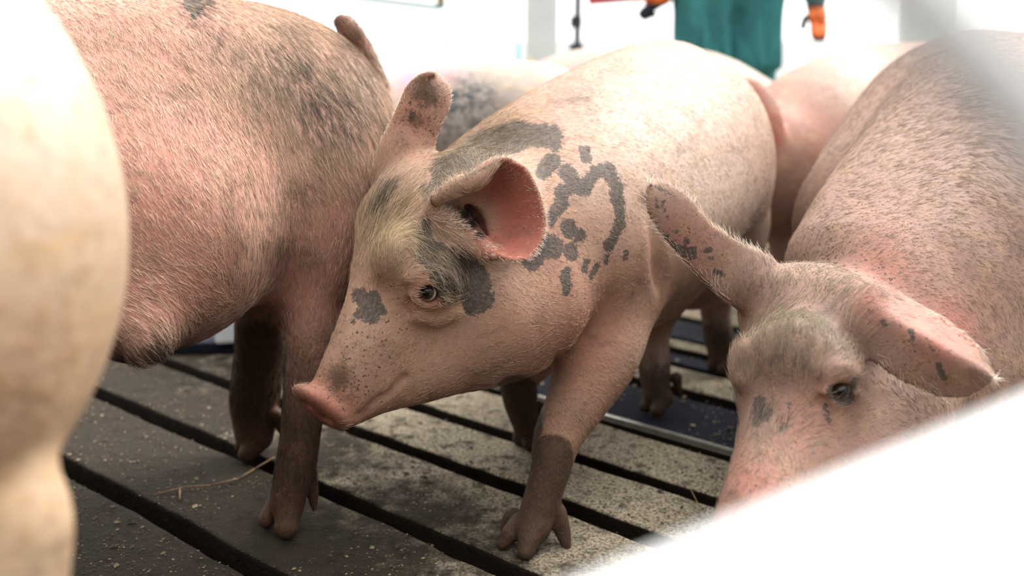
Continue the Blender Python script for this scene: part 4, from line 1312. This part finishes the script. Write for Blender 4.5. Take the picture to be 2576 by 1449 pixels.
# ------------------------------------------------------------------ the person in green overalls
def build_person():
    z = 3.85
    root = link('person', None)
    base = P(1825, 100, z); base[2] = 0
    root.location = base
    tag(root, 'person in loose teal overalls standing at the back, orange and dark work gloves', 'person')
    x0, y0 = base[0], base[1]
    V3 = lambda x, y, zz: np.array([x0 + x, y0 + y, zz])
    # overalls: legs, trunk, sleeves in one garment
    s = Solid((x0 - .55, y0 - .30, .02), (x0 + .60, y0 + .32, 1.56), .010)
    for q in (-1, 1):
        s.chain([(V3(.088 * q, .0, .86), .118), (V3(.094 * q, -.01, .62), .108), (V3(.090 * q, -.02, .46), .098), (V3(.090 * q, .0, .25), .090), (V3(.090 * q, .0, .09), .096)], .03)
    s.chain([(V3(-.06, 0, .92), .150), (V3(.06, 0, .92), .150)], .05)
    s.chain([(V3(-.05, 0, .98), .145), (V3(-.04, 0, 1.15), .135), (V3(-.06, 0, 1.32), .135)], .05)
    s.chain([(V3(.05, 0, .98), .145), (V3(.04, 0, 1.15), .135), (V3(.06, 0, 1.32), .135)], .05)
    s.chain([(V3(-.19, 0, 1.38), .075), (V3(0, 0, 1.43), .07), (V3(.19, 0, 1.38), .075)], .06)
    lh = P(1665, -5, z - .06); rh = P(2052, 4, z)
    s.chain([(V3(-.20, 0, 1.38), .072), (V3(-.30, .03, 1.12), .060), (lh + (.0, .03, .10), .046), (lh + (0, .0, .045), .044)], .03)
    s.chain([(V3(.20, 0, 1.38), .072), (V3(.31, .04, 1.12), .060), (rh + (-.01, .03, .10), .046), (rh + (0, 0, .02), .044)], .03)
    # hanging folds
    for fx, ph in ((.10, 0), (.15, .4), (-.12, .9), (-.03, .2), (.18, 1.1)):
        s.chain([(V3(fx + .02 * math.sin(ph), -.122, 1.0), .014), (V3(fx * .95 - .01, -.126, .80), .020), (V3(fx * .9 + .015, -.126, .60), .012)], .05)
    s.chain([(V3(.06, -.155, .95), .012), (V3(.08, -.150, .80), .014), (V3(.072, -.145, .55), .012)], .06, sub=True)
    v, f = s.mesh(2)
    m, t = material('teal_cotton')
    co = t.coord('Object')
    n = t.noise(t.scale(co, (9, 9, 3)), 2.2, 4, .6, .6)
    c_ = t.mix(t.step(n, .35, .7), (.035, .17, .19), (.055, .26, .27))
    t.out(c_, .8, t.bump(n, .6, .03), spec=.2)
    mesh_object('overalls', v, f, m, root, base)
    # body under it: head, neck
    s = Solid((x0 - .16, y0 - .20, 1.36), (x0 + .16, y0 + .20, 1.86), .007)
    hc = V3(0, -.02, 1.66)
    s.ellipsoid(hc, ((1, 0, 0), (0, 1, 0), (0, 0, 1)), (.078, .098, .115), .02)
    s.chain([(V3(0, .01, 1.44), .062), (V3(0, 0, 1.56), .056)], .03)
    s.chain([(V3(0, -.095, 1.665), .010), (V3(0, -.125, 1.635), .014)], .012)
    s.chain([(V3(-.03, -.06, 1.585), .03), (V3(.03, -.06, 1.585), .03)], .03)
    for q in (-1, 1):
        s.ellipsoid(V3(.080 * q, 0, 1.65), ((1, 0, 0), (0, 1, 0), (0, 0, 1)), (.012, .02, .032), .008)
        s.ball(V3(.032 * q, -.108, 1.675), .012, .012, sub=True)
    s.chain([(V3(-.022, -.112, 1.60), .004), (V3(.022, -.112, 1.60), .004)], .008, sub=True)
    v, f = s.mesh(2)
    mesh_object('body', v, f, plain('person_skin', (.55, .33, .24), .5, .1, 30), root, base)
    s = Solid((x0 - .14, y0 - .18, 1.56), (x0 + .14, y0 + .18, 1.86), .007)
    s.ellipsoid(hc + (0, .008, .022), ((1, 0, 0), (0, 1, 0), (0, 0, 1)), (.088, .106, .112), .02)
    s.ellipsoid(hc + (0, -.12, -.06), ((1, 0, 0), (0, 1, 0), (0, 0, 1)), (.075, .10, .12), .02, sub=True)
    v, f = s.mesh(2)
    mesh_object('hair', v, f, plain('person_hair', (.06, .04, .03), .6, .3, 90), root, base)
    # boots
    for q in (-1, 1):
        s = Solid((x0 + .09 * q - .08, y0 - .24, -.01), (x0 + .09 * q + .08, y0 + .12, .22), .007)
        s.chain([(V3(.09 * q, .01, .18), .055), (V3(.09 * q, .01, .06), .050)], .02)
        s.chain([(V3(.09 * q, .02, .042), .042), (V3(.095 * q, -.08, .042), .042), (V3(.10 * q, -.16, .036), .036)], .02)
        v, f = s.mesh(2)
        mesh_object('boot', v, f, plain('rubber_boot', (.02, .03, .03), .35, .2, 40), root, base)
    # gloves: orange back, dark dipped fingers
    m, t = material('dipped_glove')
    A = t.node('ShaderNodeAttribute', attribute_name='ca').outputs['Color']
    sa = t.node('ShaderNodeSeparateColor'); t.put(sa.inputs[0], A)
    t.out(t.mix(t.step(sa.outputs[0], .4, .6), (.80, .17, .035), (.025, .03, .045)), .6, spec=.3)
    def glove(wr, palm, fingers, thumb, darkness):
        allp = [p for fg in fingers + [thumb] for p in fg] + [wr, palm]
        arr = np.array(allp)
        s = Solid(arr.min(0) - .05, arr.max(0) + .05, .0045)
        s.chain([(wr, .036), (wr * .5 + palm * .5, .034), (palm, .036)], .012)
        for i, fg in enumerate(fingers):
            s.chain([(p, .0125 - .0012 * j) for j, p in enumerate(fg)], .006)
        s.chain([(p, .014 - .0012 * j) for j, p in enumerate(thumb)], .008)
        v, f = s.mesh(2)
        dk = darkness(v)
        mesh_object('glove', v, f, m, root, base, {'ca': np.stack([dk, dk, dk, dk], 1)})
    # hanging hand on the right of the picture
    H = lambda px, py, dz=0.0: P(px, py, z + dz)
    fing = [[H(2046 + 9 * i, 62 - 2 * i, -.02 + .012 * i), H(2046 + 9 * i, 84, -.035 + .012 * i), H(2050 + 7 * i, 100 - 2 * abs(i - 1.5), -.02 + .012 * i)] for i in range(4)]
    glove(H(2052, 8), H(2056, 42), fing, [H(2040, 40, -.02), H(2026, 48, -.03), H(2020, 68, -.03)],
          lambda v: ((proj(v)[1] > 92) | (proj(v)[1] < 16) | (proj(v)[0] < 2036)).astype(float))
    # hand holding the paddle on the left
    fing = [[H(1628 + 8 * i, 18 - 3 * i, -.08 + .012 * i), H(1612 + 9 * i, 34 - 2 * i, -.09 + .012 * i), H(1622 + 8 * i, 46 - 3 * i, -.06 + .014 * i)] for i in range(4)]
    glove(H(1668, -10, -.06), H(1645, 2, -.06), fing, [H(1640, -10, -.10), H(1618, -8, -.11), H(1602, -2, -.10)],
          lambda v: (proj(v)[1] > 8).astype(float))
    # paddle held in it
    pd = link('paddle', None, loc=H(1540, 4, -.07)); tag(pd, 'pinkish red flat paddle held out in the left glove at the top edge', 'paddle')
    pm = plain('red_plastic', (.55, .09, .11), .45, .25, 14)
    bm = bmesh.new()
    a, b = H(1478, 6, -.07), H(1600, -4, -.07)
    rt = Vector(b - a).to_track_quat('X', 'Z').to_matrix()
    box_bm(bm, (a + b) / 2 + np.array([0, 0, .045]), float(np.linalg.norm(b - a)), .015, .11, rt, bevel=.007)
    bm_object('blade', bm, pm, pd, origin=(a + b) / 2)
    bm = bmesh.new(); tube_bm(bm, H(1590, -8, -.07), H(1700, -14, -.07), .011, 16); bm_object('handle', bm, dark, pd, origin=b, smooth=True)


build_person()
build_middle_pig()
build_left_pig()
build_near_pig()
build_right_pig()
build_back_pigs()
